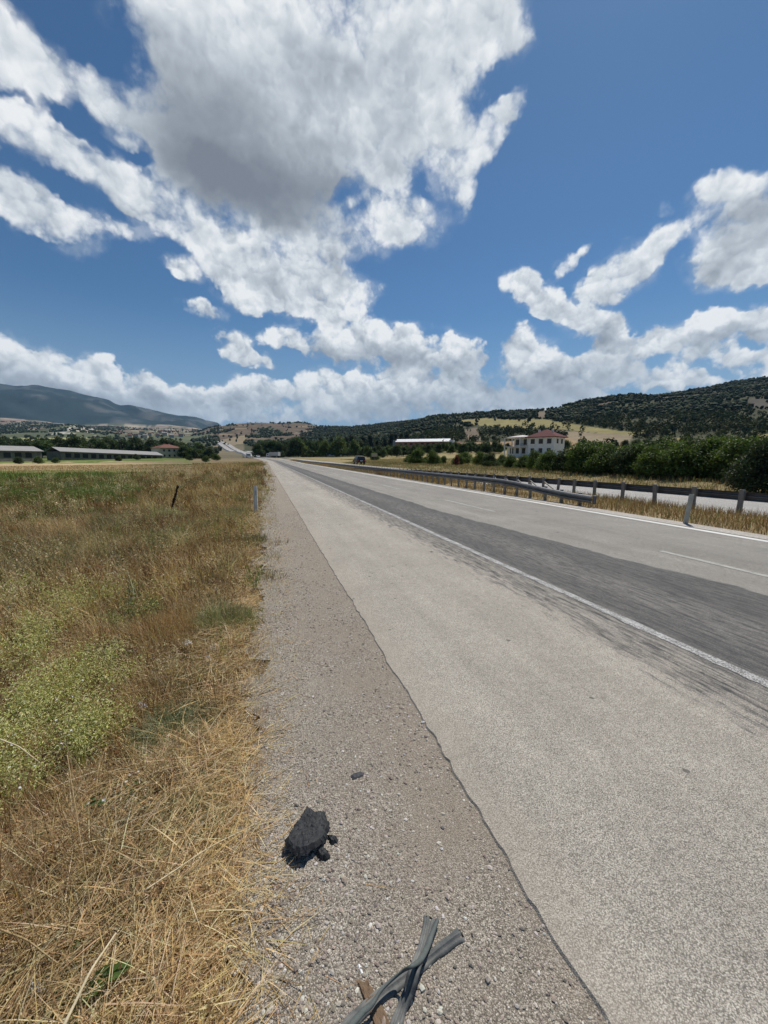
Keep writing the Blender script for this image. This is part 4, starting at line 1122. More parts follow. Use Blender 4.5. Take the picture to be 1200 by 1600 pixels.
def hose(name, pts, w, h, label):
    P = np.array([gp(400 + a / 3, 1180 + b / 3, zg + z + h / 2) for a, b, z in pts]); P[:, 2] -= h / 2
    P = spline(P, 70)
    r = empty(name, P[0]); off = np.array(P[0])
    tag(r, label, 'rubber hose')
    def pf(t):
        k = 1 + .06 * math.sin(t * 17) + .04 * math.sin(t * 41 + 1)
        fl = 1 + .25 * (1 - sstep(0, .06, t))
        return hose_prof(w * k * fl, h * (1.0 - .25 * (1 - sstep(0, .06, t))), .010)
    sweep('tube', P - off, pf, M_hose, r)
    d = P[1] - P[0]; d /= np.linalg.norm(d); q = P[0] - off
    e = sweep('bore', np.array([q - d * .0035 + [0, 0, h * .14], q + d * .001 + [0, 0, h * .14]]), lambda t: hose_prof(w * .85, h * .42, 0), M_inside, r)
    return r, P, off
hA, PA, oA = hose('rubber_hose', H1, .033, .021, 'straight worn grey rubber hose lying over the other one at bottom')
hB, PB, oB = hose('rubber_hose', H2, .036, .021, 'slightly bent grey rubber hose lying under the other one at bottom')
cpts = [(852, 770, .03), (826, 835, .03), (800, 905, .035), (768, 962, .06), (728, 990, .085), (690, 1010, .06), (640, 1052, .045), (585, 1105, .045), (545, 1165, .045), (498, 1205, .045), (455, 1255, .045), (400, 1330, .045)]
C1 = spline(np.array([gp(400 + a / 3, 1180 + b / 3, zg + z) for a, b, z in cpts]), 90)
crd = sweep('twine', C1 - C1[0], lambda t: np.stack([np.cos(th) * (.006 + .003 * math.sin(t * 9)), np.sin(th) * .0045], 1), M_cord, None); crd.location = C1[0]
tag(crd, 'flat green-grey cord twisted round the two crossing hoses', 'cord')
# wood splinter and cigarette ends
w0, w1_ = gp(400 + 490 / 3, 1180 + 1040 / 3, 0), gp(400 + 600 / 3, 1180 + 1330 / 3, 0)
sl = [(458, 1050), (478, 1040), (500, 1055), (520, 1038), (545, 1075), (575, 1130), (610, 1200), (650, 1300), (560, 1310), (530, 1210), (492, 1120)]
slab('wood_splinter', cr(sl), -.018, .014, material('split wood', lambda nt: pbr(nt, nt.mix(nt.noise(nt.map(nt.obj(), rot=(0, 0, R(12)), sc=(160, 9, 20)), 1, 6, .7), (.10, .065, .04), (.26, .18, .115)), .9, .1, 0, nt.bump(nt.noise(nt.map(nt.obj(), rot=(0, 0, R(12)), sc=(160, 9, 20)), 1, 6, .7), .8, .006))), 'split brown piece of plank partly under the crossing hoses', 'wood', seed=13, dome=.1, rings=8, rough=.6)
M_cig = simple('cigarette paper', (.74, .73, .70), .8, .1, 0, .05, 80)
def butt(a, b, label, rad=.0042):
    A, B = np.array(gp(*a, -.012)), np.array(gp(*b, -.012)); m = (A + B) / 2
    r = empty('cigarette_end', m); tag(r, label, 'cigarette end')
    d = B - A
    MB().cyl(-d / 2, d * .3, rad, rad, 12).build('paper', M_cig, r)
    MB().cyl(d * .3, d / 2, rad * 1.02, rad * .9, 12).build('burnt_tip', simple('ash', (.25, .235, .21), .9, .1), r)
butt((560.5, 1508), (567.5, 1526), 'white cigarette end beside the split plank')
butt((366, 1523), (376, 1513), 'white cigarette end at the edge of the dry grass')
# ------------------------------------------------------------------ plants
M_leaf = leafy('leaf', .30, .6, .25)
M_grass = leafy('grass blade', .25, .7, .15)
M_bark = simple('bark', (.11, .085, .06), .9, .1, 0, .3, 12)

def blades(P, h, w, az, lean, col, r, curl=.6, roll=None):
    """thin bent blades: 5 points and 3 triangles each"""
    n = len(P); d = np.stack([np.sin(az), np.cos(az), np.zeros(n)], 1); up = np.array([0, 0, 1.0])
    l0 = lean * curl
    m = P + d * (h * .5 * np.sin(l0))[:, None] + up * (h * .5 * np.cos(l0))[:, None]
    t = m + d * (h * .5 * np.sin(np.minimum(lean * (2 - curl), 1.75)))[:, None] + up * (h * .5 * np.cos(np.minimum(lean * (2 - curl), 1.75)))[:, None]
    t[:, 2] = np.maximum(t[:, 2], P[:, 2] + .004)
    a2 = az + (r.uniform(-1, 1, n) * 1.2 + np.pi / 2 if roll is None else roll)
    s = np.stack([np.sin(a2), np.cos(a2), r.uniform(-.5, .5, n)], 1) * (w / 2)[:, None]
    V = np.stack([P - s, P + s, m - s * .8, m + s * .8, t], 1).reshape(-1, 3)
    b = np.arange(n)[:, None] * 5
    F = np.concatenate([b + np.array([[0, 1, 3]]), b + np.array([[0, 3, 2]]), b + np.array([[2, 3, 4]])])
    return V, F, np.repeat(col, 5, 0)
def cards(C, N, size, asp, col, r, bend=.25):
    """leaf-shaped cards (4 points, 2 triangles folded along the midrib)"""
    n = len(C)
    N = N / np.linalg.norm(N, axis=1)[:, None]
    q = r.normal(size=(n, 3)); u = np.cross(N, q); u /= np.linalg.norm(u, axis=1)[:, None]; v = np.cross(N, u)
    L = (size / 2)[:, None]; Wd = L * asp
    V = np.stack([C - u * L, C + v * Wd + N * L * bend, C + u * L, C - v * Wd + N * L * bend], 1).reshape(-1, 3)
    b = np.arange(n)[:, None] * 4
    F = np.concatenate([b + np.array([[0, 1, 2]]), b + np.array([[0, 2, 3]])])
    return V, F, np.repeat(col, 4, 0)
def join(parts):
    Vs, Fs, Cs = [], [], []; o = 0
    for V, F, C in parts:
        Vs.append(V); Fs.append(F + o); Cs.append(C); o += len(V)
    return np.concatenate(Vs), np.concatenate(Fs), np.concatenate(Cs)
def tint(base, n, r, var=.25, hue=.12):
    b = np.asarray(base, float); b = b[None] if b.ndim == 1 else b
    return np.clip(b * (1 + r.uniform(-var, var, (n, 1))) * (1 + r.uniform(-hue, hue, (n, 3))), .004, .9)
STRAW = np.array((.54, .385, .19)); PALE = np.array((.64, .53, .335)); BROWN = np.array((.22, .13, .065)); RUST = np.array((.27, .14, .06))
GREYG = np.array((.15, .17, .085)); GREEN = np.array((.10, .15, .035)); LIME = np.array((.28, .33, .09))

# ---- where grass may grow
def edge_x(y):
    """ragged border between the gravel and the dry grass"""
    return np.interp(y, [0, 1.9, 2.6, 4.2, 7.2, 20, 40, 80], [-.11, -.10, .03, .06, .22, .50, .68, .80]) + .09 * (fbm(y * 1.6, y * 0 + 2, 61) - .5) * 2
def scatter(n, r0, r1, r, side='left'):
    a = r.uniform(R(-62), R(30), n); u = r.uniform(0, 1, n)
    rr = np.sqrt(r0 ** 2 + u * (r1 ** 2 - r0 ** 2))
    x, y = rr * np.sin(a), rr * np.cos(a)
    k = (x - xoff(y) < edge_x(y)) & (y > -.8)
    return x[k], y[k]
def zone_cols(x, y, r):
    """own colour of the stems: dry in broad drifts, greener towards the field"""
    n = len(x); d = np.hypot(x, y)
    f = fbm(x * .55, y * .45, 101, 4); g = fbm(x * 1.7, y * 1.5, 103, 3); e = r.uniform(0, 1, n)
    c = np.where((e < .40)[:, None], STRAW, np.where((e < .62)[:, None], PALE * .85, np.where((e < .82)[:, None], BROWN, RUST)))
    c = c * (1.25 - .75 * f)[:, None]
    c = c * 1.15; dark = sstep(.52, .66, g)[:, None]; c = c * (1 - .35 * dark)
    gr = (f > .66) & (e > .55); c = np.where(gr[:, None], np.where((e > .8)[:, None], GREYG, np.array((.25, .215, .105))) * (.8 + .5 * e)[:, None], c)
    px, py, _ = proj(np.stack([x, y, 0 * x], 1)); px = np.nan_to_num(px, nan=-900.0); py = np.nan_to_num(py, nan=3000.0)
    near_edge = sstep(-.55, -.05, x - xoff(y)) * sstep(9, 3, d)
    c = np.where((r.uniform(0, 1, n) < near_edge * .75)[:, None], STRAW * (0.75 + .5 * e)[:, None], c)
    gf = (py < 790 + (f - .5) * 60) & (px + (f - .5) * 260 < 225) & (py > 733) & (e < .72)
    c = np.where(gf[:, None], GREEN * (.8 + .6 * f)[:, None], c)
    gf2 = (py < 724) & (px < 330) & (e < .85); c = np.where(gf2[:, None], np.array((.12, .18, .03)), c)
    st = (py < 734) & (py >= 724) & (px + (f - .5) * 120 < 215) & (e < .7); c = np.where(st[:, None], STRAW * .85, c)
    return c, px, py
gr = np.random.default_rng(21)
def on_ground(x, y):
    """ground point of the verge under a photo position"""
    z = -.15
    for _ in range(6):
        p = gp(x, y, z); z = float(T(p[0], p[1]))
    return gp(x, y, z)
WEED_SPOTS = []
for wx, wy, wr in ((60, 1035, .34), (150, 1085, .28), (40, 1155, .3), (125, 1190, .22), (20, 1265, .2), (130, 955, .4), (30, 950, .42), (215, 980, .28), (265, 810, .7), (285, 1043, .2), (185, 1035, .2), (175, 1265, .12), (270, 1150, .22), (285, 1310, .18), (225, 1290, .12), (340, 1235, .1), (350, 975, .24), (85, 1600, .16), (175, 1440, .09), (322, 1540, .08), (335, 1013, .1)):
    p = on_ground(wx, wy); WEED_SPOTS.append((p[0], p[1], wr))
parts = []
def upright(n, r0, r1, h0, h1, w0, w1, ln=(.05, .7), clump=.0):
    x, y = scatter(n, r0, r1, gr)
    m = len(x); hm = .55 + .9 * fbm(x * .7, y * .7, 107, 3)
    c, px, py = zone_cols(x, y, gr)
    # short near the gravel, and the cut strip of field beyond
    hm = hm * (.35 + .65 * sstep(-.05, -.9, x - xoff(y)))
    for wx, wy, wr in WEED_SPOTS: hm = hm * (1 - .8 * sstep(wr * 1.2, wr * .6, np.hypot(x - wx, y - wy)))
    hm = np.where((py < 735) & (px < 300), hm * .45, hm)
    h = gr.uniform(h0, h1, m) * hm
    drift = fbm(x * .25, y * .25, 109) * 2.2 + 3.4
    az_ = np.where(gr.uniform(0, 1, m) < .5, drift + gr.normal(0, .6, m), gr.uniform(0, 2 * np.pi, m))
    V = blades(np.stack([x, y, T(x, y) - .01], 1), h, gr.uniform(w0, w1, m), az_, gr.uniform(*ln, m), tint(c, m, gr, .3, .1), gr)
    parts.append(V)
upright(75000, .5, 4.5, .06, .24, .0022, .0045)
upright(9000, .5, 4.5, .20, .48, .0018, .003, (.02, .6))
upright(85000, 4.5, 13, .13, .50, .004, .008, (.05, .95))
upright(120000, 13, 36, .18, .52, .009, .018)
upright(90000, 36, 120, .25, .60, .03, .06, (.05, .5))
# matted straw lying flat
def lying(n, r0, r1, l0, l1, w0, w1, edge=True):
    x, y = scatter(n, r0, r1, gr)
    if edge:
        k = gr.uniform(0, 1, len(x)) < (.35 + .65 * sstep(-1.0, -.1, x - xoff(y))); x, y = x[k], y[k]
    if r1 < 6:
        k = np.ones(len(x), bool)
        for wx, wy, wr in WEED_SPOTS: k &= (np.hypot(x - wx, y - wy) > wr * .85) | (gr.uniform(0, 1, len(x)) < .25)
        x, y = x[k], y[k]
    m = len(x); e = gr.uniform(0, 1, m)
    c = np.where((e < .55)[:, None], STRAW, np.where((e < .8)[:, None], PALE, BROWN))
    lift = gr.uniform(0, .09, m) * sstep(-.02, -.4, x - xoff(y))
    parts.append(blades(np.stack([x, y, T(x, y) + lift], 1), gr.uniform(l0, l1, m), gr.uniform(w0, w1, m), gr.uniform(0, 2 * np.pi, m), gr.uniform(1.25, 1.62, m), tint(c * (.9 + .3 * sstep(-.6, -.1, x - xoff(y)))[:, None], m, gr, .3, .1), gr, .95))
lying(110000, .5, 5, .06, .26, .0022, .005)
lying(60000, .4, 2.2, .05, .30, .0020, .0045, False)
lying(40000, 5, 14, .10, .35, .004, .009)
# strays over the gravel edge
n = 1500; y = gr.uniform(.5, 9, n); x = edge_x(y) + np.abs(gr.normal(0, .10, n))
parts.append(blades(np.stack([x, y, 0 * x - .012], 1), gr.uniform(.03, .2, n), gr.uniform(.002, .004, n), gr.uniform(0, 6.28, n), gr.uniform(1.5, 1.62, n), tint(STRAW, n, gr), gr, .97))
# dead leaves, husks and seed heads caught among the stems
def flecks(n, r0, r1, s0, s1, top):
    x, y = scatter(n, r0, r1, gr); m = len(x); e = gr.uniform(0, 1, m)
    k = gr.uniform(0, 1, m) < sstep(.35, .62, fbm(x * 1.1, y * .9, 151, 3)) * sstep(-.02, -.5, x - xoff(y)) + .12; x, y, e = x[k], y[k], e[k]; m = len(x)
    c = np.where((e < .4)[:, None], PALE, np.where((e < .7)[:, None], BROWN * .8, np.where((e < .85)[:, None], GREYG, STRAW)))
    parts.append(cards(np.stack([x, y, T(x, y) + gr.uniform(.01, 1, m) ** 1.3 * top], 1), gr.normal(size=(m, 3)), gr.uniform(s0, s1, m), .4, tint(c, m, gr, .3, .1), gr))
flecks(30000, .6, 4.5, .006, .020, .16)
flecks(110000, 4.5, 13, .014, .042, .30)
flecks(90000, 13, 40, .03, .09, .42)
# whole tussocks, dark and light
def tussocks(n, r0, r1, per, h0, h1, w, rad):
    x, y = scatter(n, r0, r1, gr); m = len(x); e = gr.uniform(0, 1, m)
    cc = np.where((e < .35)[:, None], BROWN * .7, np.where((e < .6)[:, None], PALE, np.where((e < .8)[:, None], RUST, GREYG)))
    X = np.repeat(x, per); Y = np.repeat(y, per); a = gr.uniform(0, 6.28, m * per); q = np.sqrt(gr.uniform(0, 1, m * per)) * rad
    hm = np.repeat(gr.uniform(.6, 1.2, m) * (.4 + .6 * sstep(-.05, -.8, x)), per)
    X = X + np.cos(a) * q; Y = Y + np.sin(a) * q
    parts.append(blades(np.stack([X, Y, T(X, Y) - .01], 1), gr.uniform(h0, h1, m * per) * hm, gr.uniform(.7, 1.3, m * per) * w, np.pi / 2 - a + gr.normal(0, .5, m * per), gr.uniform(.1, 1.0, m * per), tint(np.repeat(cc, per, 0), m * per, gr, .25, .08), gr))
tussocks(90, 1.4, 5, 120, .12, .36, .003, .09)
tussocks(520, 5, 16, 90, .18, .50, .006, .16)
tussocks(900, 16, 45, 60, .25, .65, .016, .3)
# standing dead herbs with branching tops
def herbs(n, r0, r1, h0, h1, lf, nl):
    x, y = scatter(n, r0, r1, gr); k = (x - xoff(y) < edge_x(y) - .25); x, y = x[k], y[k]
    pal = [BROWN * .7, RUST * .8, PALE * .9, GREYG * 1.1, LIME * .8, (.30, .27, .14), BROWN, PALE]
    for i in range(len(x)):
        h = gr.uniform(h0, h1); rad = h * gr.uniform(.3, .7); c = np.array(pal[gr.integers(0, len(pal))])
        z = float(T(x[i], y[i])); ns = int(gr.integers(5, 10)); a = gr.uniform(0, 6.28, ns); le = gr.uniform(.1, .7, ns); hh = h * gr.uniform(.6, 1.1, ns)
        P = np.tile([x[i], y[i], z - .01], (ns, 1))
        parts.append(blades(P, hh, np.full(ns, lf * .25), a, le, tint(c * .85, ns, gr), gr, .9))
        kk = gr.integers(0, ns, nl); t = gr.uniform(.35, 1.0, nl)
        Q = P[kk] + np.stack([np.sin(a[kk]) * np.sin(le[kk]) * hh[kk] * t, np.cos(a[kk]) * np.sin(le[kk]) * hh[kk] * t, np.cos(le[kk]) * hh[kk] * t], 1) + gr.normal(0, rad * .16, (nl, 3))
        Q[:, 2] = np.maximum(Q[:, 2], z + .01)
        parts.append(cards(Q, gr.normal(size=(nl, 3)), gr.uniform(.5, 1.3, nl) * lf, .4, tint(c, nl, gr, .3, .1), gr))
herbs(80, 1.6, 4.5, .12, .32, .016, 140)
herbs(340, 4.5, 14, .25, .70, .034, 150)
herbs(480, 14, 45, .35, .95, .085, 120)
V, F, C = join(parts)
tag(tri_mesh('dry_grass', V, F, M_grass, cols=C), kind='stuff')

# ---- dry grass of the median and of the far verge
parts = []
def band(n, x0, x1, y0, y1, h0, h1, w0, w1, cols, pw=1.0):
    x = gr.uniform(x0, x1, n); y = y0 + (y1 - y0) * gr.uniform(0, 1, n) ** pw
    f = fbm(x * .9, y * .5, 131, 3); k = gr.uniform(0, 1, n) < sstep(.28, .5, f) + .25; x, y, f = x[k], y[k], f[k]
    n = len(x); c = np.array(cols)[gr.integers(0, len(cols), n)]
    xx = x + xoff(y)
    parts.append(blades(np.stack([xx, y, T(xx, y) - .01], 1), gr.uniform(h0, h1, n) * (.6 + .8 * f), gr.uniform(w0, w1, n), gr.uniform(0, 6.28, n), gr.uniform(.05, .8, n), tint(c, n, gr, .3, .1), gr))
band(60000, 9.85, 13.0, -8, 36, .05, .30, .006, .013, [STRAW * .6, PALE * .65, BROWN, RUST, BROWN * .8, GREYG], 1.3)
band(30000, 9.85, 13.0, 30, 150, .10, .38, .02, .04, [STRAW * .7, PALE * .7, BROWN], 1.2)
V, F, C = join(parts); tag(tri_mesh('median_grass', V, F, M_grass, cols=C), kind='stuff')
parts = []
band(52000, 23.6, 34, -4, 120, .15, .50, .02, .045, [STRAW * .6, PALE * .6, BROWN, GREYG, GREYG], 1.2)
band(30000, 34, 70, 20, 170, .2, .55, .05, .10, [STRAW * .7, PALE * .7, STRAW * .6, GREYG], 1.0)
V, F, C = join(parts); tag(tri_mesh('roadside_grass', V, F, M_grass, cols=C), kind='stuff')

# ---- pebbles in the gravel
def pebbles(n, x0, x1, y0, y1, s0, s1):
    bm = bmesh.new(); bmesh.ops.create_icosphere(bm, subdivisions=1, radius=1); bm.verts.ensure_lookup_table()
    B = np.array([v.co for v in bm.verts]); Fb = np.array([[v.index for v in f.verts] for f in bm.faces]); bm.free()
    x = gr.uniform(x0, x1, n); y = y0 + (y1 - y0) * gr.uniform(0, 1, n) ** 1.5
    s = s0 + (s1 - s0) * gr.uniform(0, 1, n) ** 3
    keep = gr.uniform(0, 1, n) < (.25 + .75 * sstep(.42, .6, fbm(x * 3, y * 2, 141)) + .4 * (x < .25)); x, y, s = x[keep], y[keep], s[keep]; n = len(x)
    an = gr.uniform(0, 6.28, n); ca, sa = np.cos(an), np.sin(an)
    k = 1 + gr.uniform(-.28, .28, (n, len(B), 1)); sc = np.stack([gr.uniform(.7, 1.3, n), gr.uniform(.6, 1.0, n), gr.uniform(.4, .75, n)], 1)
    Q = B[None] * k * sc[:, None] * s[:, None, None]
    X = Q[..., 0] * ca[:, None] - Q[..., 1] * sa[:, None] + x[:, None]; Y = Q[..., 0] * sa[:, None] + Q[..., 1] * ca[:, None] + y[:, None]
    Z = Q[..., 2] + (-.012 + s * .25)[:, None]
    V = np.stack([X, Y, Z], 2).reshape(-1, 3); F = (Fb[None] + (np.arange(n) * len(B))[:, None, None]).reshape(-1, 3)
    cs = np.array([(.36, .31, .255), (.27, .23, .19), (.47, .43, .37), (.20, .175, .15), (.33, .27, .22), (.55, .52, .47)])
    col = tint(cs[gr.choice(6, n, p=[.3, .25, .15, .12, .12, .06])], n, gr, .15, .05)
    return V, F, np.repeat(col, len(B), 0)
def m_stone(nt):
    at = nt.N.new('ShaderNodeAttribute'); at.attribute_name = 'Col'
    n = nt.noise(nt.obj(), 220, 4, .6)
    return pbr(nt, nt.vm('SCALE', at.outputs['Color'], s=nt.lin(.3, .7, n, .8, 1.15)), .9, .15)
V, F, C = join([pebbles(42000, -.35, .90, .45, 4.2, .0022, .0085), pebbles(9000, -.3, .92, 3.5, 12, .004, .013), pebbles(700, -.25, .9, .45, 5, .008, .014), pebbles(5000, .84, 1.15, .5, 8, .002, .0055)])
tag(tri_mesh('loose_gravel', V, F, material('pebble', m_stone), cols=C), kind='stuff')

# ---- single plants of the verge
def on_ground(x, y):
    """ground point of the verge under a photo position"""
    z = -.15
    for _ in range(6):
        p = gp(x, y, z); z = float(T(p[0], p[1]))
    return gp(x, y, z)
def leafy_weed(loc, rad, h, n, leaf, cols, label, group='leafy weeds of the verge', seed=1, name='leafy_weed', flower=None):
    r = np.random.default_rng(seed); o = empty(name, loc); tag(o, label, 'weed', group)
    ns = max(8, int(26 * rad / .4)); st = []
    stem_tips = []
    a = r.uniform(0, 6.28, ns); q = np.sqrt(r.uniform(0, 1, ns)); hh = h * (1 - .35 * q ** 2) * r.uniform(.65, 1.1, ns)
    base = np.stack([np.cos(a) * q * rad * .45, np.sin(a) * q * rad * .45, 0 * a - .02], 1)
    tip = np.stack([np.cos(a) * q * rad, np.sin(a) * q * rad, hh], 1)
    az_ = np.arctan2(tip[:, 0] - base[:, 0], tip[:, 1] - base[:, 1]); L = np.linalg.norm(tip - base, axis=1)
    st.append(blades(base, L, np.full(ns, .006), az_, np.arctan2(np.hypot(tip[:, 0] - base[:, 0], tip[:, 1] - base[:, 1]), tip[:, 2]), tint(np.array(cols[0]) * .8, ns, r), r, .9, np.pi / 2))
    V, F, C = join(st); tri_mesh('stem', V, F, M_leaf, o, C)
    k = r.integers(0, ns, n); t = r.uniform(.25, 1.0, n) ** .7
    P = base[k] + (tip[k] - base[k]) * t[:, None] + r.normal(0, 1, (n, 3)) * np.array([.05, .05, .035]) * (rad / .4) ** .5
    P[:, 2] = np.maximum(P[:, 2], .01)
    N = r.normal(0, .8, (n, 3)) + np.array([0, 0, .8])
    col = tint(np.array(cols)[r.integers(0, len(cols), n)], n, r, .25, .1)
    V, F, C = cards(P, N, r.uniform(.6, 1.3, n) * leaf, .38, col, r)
    tri_mesh('foliage', V, F, M_leaf, o, C)
    if flower:
        m = flower[0]; k = r.integers(0, ns, m)
        P = tip[k] + r.normal(0, .05, (m, 3)) + [0, 0, .02]
        V, F, C = cards(P, r.normal(0, .4, (m, 3)) + [0, 0, 1], r.uniform(.7, 1.2, m) * flower[1], .9, tint(flower[2], m, r, .1, .03), r)
        tri_mesh('flower', V, F, M_leaf, o, C)
    return o
PG = [(.52, .52, .19), (.60, .57, .26), (.40, .42, .14), (.62, .57, .33)]
DG = [(.10, .14, .04), (.15, .18, .06), (.20, .22, .09)]
DRYL = [(.42, .33, .20), (.33, .24, .13), (.50, .42, .28)]
WEEDS = [
 (60, 1010, .36, .42, 2600, .020, PG, 'pale yellow-green leafy weed at the left photo edge, upper part of the big patch'),
 (150, 1060, .30, .38, 2200, .019, PG, 'pale yellow-green leafy weed right of the big patch, beside brown dry leaves'),
 (40, 1130, .30, .40, 2600, .018, PG, 'pale yellow-green leafy weed in the middle of the big patch at the left photo edge'),
 (125, 1165, .24, .34, 2000, .017, PG, 'pale yellow-green leafy weed above the brown dead grass at lower left'),
 (20, 1240, .22, .32, 1800, .016, PG, 'lowest pale yellow-green leafy weed, cut by the left photo edge'),
 (95, 1085, .28, .40, 2400, .019, PG, 'pale yellow-green leafy weed at the heart of the big patch'),
 (0, 1185, .26, .36, 1800, .018, PG, 'pale yellow-green leafy weed cut by the left photo edge, above the lowest one'),
 (85, 965, .34, .42, 2400, .022, PG, 'pale yellow-green leafy weed at the upper end of the big patch'),
 (175, 1120, .20, .30, 1400, .018, PG, 'pale yellow-green leafy weed at the right rim of the big patch'),
 (130, 930, .42, .40, 2400, .024, PG, 'pale green bushy weed behind the big patch at left'),
 (30, 925, .45, .42, 2400, .024, PG, 'pale green bushy weed behind the big patch, cut by the left photo edge'),
 (215, 955, .30, .34, 1700, .024, DG + PG[:1], 'darker green leafy weed between the pale patch and the golden grass'),
 (265, 805, .70, .28, 1300, .05, [(.36, .37, .20), (.42, .42, .26)], 'low pale grey-green weed patch around the dark dock stalk'),
 (285, 1018, .22, .18, 900, .026, DRYL, 'clump of withered pale brown leaves beside the white stone'),
 (185, 1010, .22, .24, 900, .026, DRYL + DG[:1], 'clump of withered brown leaves beside the pale green weeds'),
 (175, 1240, .12, .12, 130, .040, [(.08, .13, .04), (.12, .17, .06)], 'small dark green leafy sprig in the dead brown grass'),
 (240, 905, .36, .26, 1200, .028, DRYL + PG[:2], 'half-dry weed behind the darker green leafy one'),
 (330, 880, .40, .22, 1200, .03, [(.20, .20, .09), (.30, .25, .13)], 'low olive weed beside the gravel, right of the golden grass'),
 (240, 850, .6, .3, 1200, .04, [(.28, .28, .12), (.34, .30, .16)], 'olive green weed in the dry grass below the dark stalk'),
 (190, 770, 1.2, .6, 1600, .09, [(.13, .18, .05), (.18, .22, .08)], 'tall green weed at the near end of the green field strip'),
 (130, 775, 1.3, .5, 1600, .09, [(.13, .19, .05), (.17, .22, .07)], 'green weed beside the tall one at the green field strip'),
 (60, 770, 1.4, .5, 1500, .09, [(.12, .18, .05), (.16, .21, .07)], 'green weed in the field strip near the left photo edge'),
]
for k, (x, y, rad, h, n, lf, cs, lb) in enumerate(WEEDS):
    leafy_weed(on_ground(x, y + 25 * (1 if y > 850 else .2)), rad, h, n, lf, cs, lb, seed=300 + k, flower=(14, .014, (.7, .7, .66)) if k in (0, 3, 4, 15, 16) else None)
def tuft(loc, rad, h, n, w, cols, label, seed, lean=(.1, 1.2), cat='grass tuft', name='grass_tuft', group='tufts of the verge'):
    r = np.random.default_rng(seed); a = r.uniform(0, 6.28, n); q = np.sqrt(r.uniform(0, 1, n)) * rad
    P = np.stack([np.cos(a) * q, np.sin(a) * q, 0 * a - .02], 1)
    az_ = np.pi / 2 - a + r.normal(0, .8, n)
    hh = h * r.uniform(.4, 1.1, n) * (1.15 - .5 * q / rad)
    V, F, C = blades(P, hh, r.uniform(.7, 1.3, n) * w, az_, r.uniform(*lean, n), tint(np.array(cols)[r.integers(0, len(cols), n)], n, r, .25, .08), r, .7)
    o = tri_mesh(name, V, F, M_grass, cols=C); o.location = [float(v) for v in loc]
    return tag(o, label, cat, group)
GG = [(.27, .30, .17), (.21, .25, .13), (.36, .36, .22)]
TUFTS = [
 (270, 1150, .24, .20, 2600, .0028, GG, 'broad grey-green wiry grass tuft between the pale weeds and the straw'),
 (285, 1310, .20, .18, 2600, .0024, GG, 'grey-green wiry grass tuft beside the straw, level with the tyre chunk'),
 (225, 1290, .13, .15, 1300, .0024, GG, 'smaller grey-green wiry grass tuft left of the one level with the tyre chunk'),
 (340, 1235, .11, .14, 1100, .0026, GG, 'grey-green wiry grass tuft at the edge of the straw above the tyre chunk'),
 (350, 975, .26, .28, 2000, .004, [(.20, .24, .11), (.26, .28, .14), (.30, .26, .14)], 'fresh green grass tuft behind the white stone'),
 (330, 1060, .16, .16, 900, .0035, GG, 'sparse grey-green tuft in front of the white stone'),
 (395, 1300, .07, .06, 220, .003, [(.13, .18, .06)], 'small green tuft at the gravel edge left of the tyre chunk'),
 (383, 850, .40, .25, 1500, .007, [(.16, .17, .08), (.24, .19, .10)], 'olive tuft at the gravel edge in front of the grey marker post'),
 (398, 728, 2.0, 1.0, 1500, .06, [(.17, .19, .08), (.26, .23, .11)], 'tall olive clump of reeds at the far bend of the verge'),
 (410, 905, .30, .16, 1000, .006, [(.20, .18, .09), (.14, .15, .07)], 'flat olive tuft creeping onto the gravel'),
 (150, 960, .3, .5, 700, .004, [STRAW, PALE], 'loose spray of pale dry stalks above the pale green weeds'),
 (250, 1000, .28, .34, 1500, .003, [STRAW, RUST * 1.3], 'golden dry grass clump beside the withered leaves'),
 (425, 985, .05, .03, 90, .004, [(.10, .12, .05)], 'tiny dark seedling on the gravel near the straw edge'),
]
for k, (x, y, rad, h, n, w, cs, lb) in enumerate(TUFTS): tuft(on_ground(x, y), rad, h, n, w, cs, lb, 500 + k)
SEED = [(547, 1448, .022, 60, 'tiny green seedling on the gravel between tyre chunk and hoses'), (545, 1508, .026, 80, 'tiny green seedling just above the split plank'), (476, 1128, .035, 90, 'small flat green seedling on the gravel beside the straw'), (488, 1185, .025, 50, 'tiny yellow-green seedling on the gravel above the rubber scrap'), (465, 975, .05, 60, 'dark dry leafy scrap on the gravel far up the shoulder')]
for k, (x, y, s, n, lb) in enumerate(SEED):
    p = gp(x, y, -.015); tuft(p, s, s * .9, n, .0030, [(.11, .16, .05), (.17, .19, .08)] if k < 4 else [(.08, .08, .06)], lb, 700 + k, (.4, 1.4), 'seedling', 'seedling', 'seedlings in the gravel')
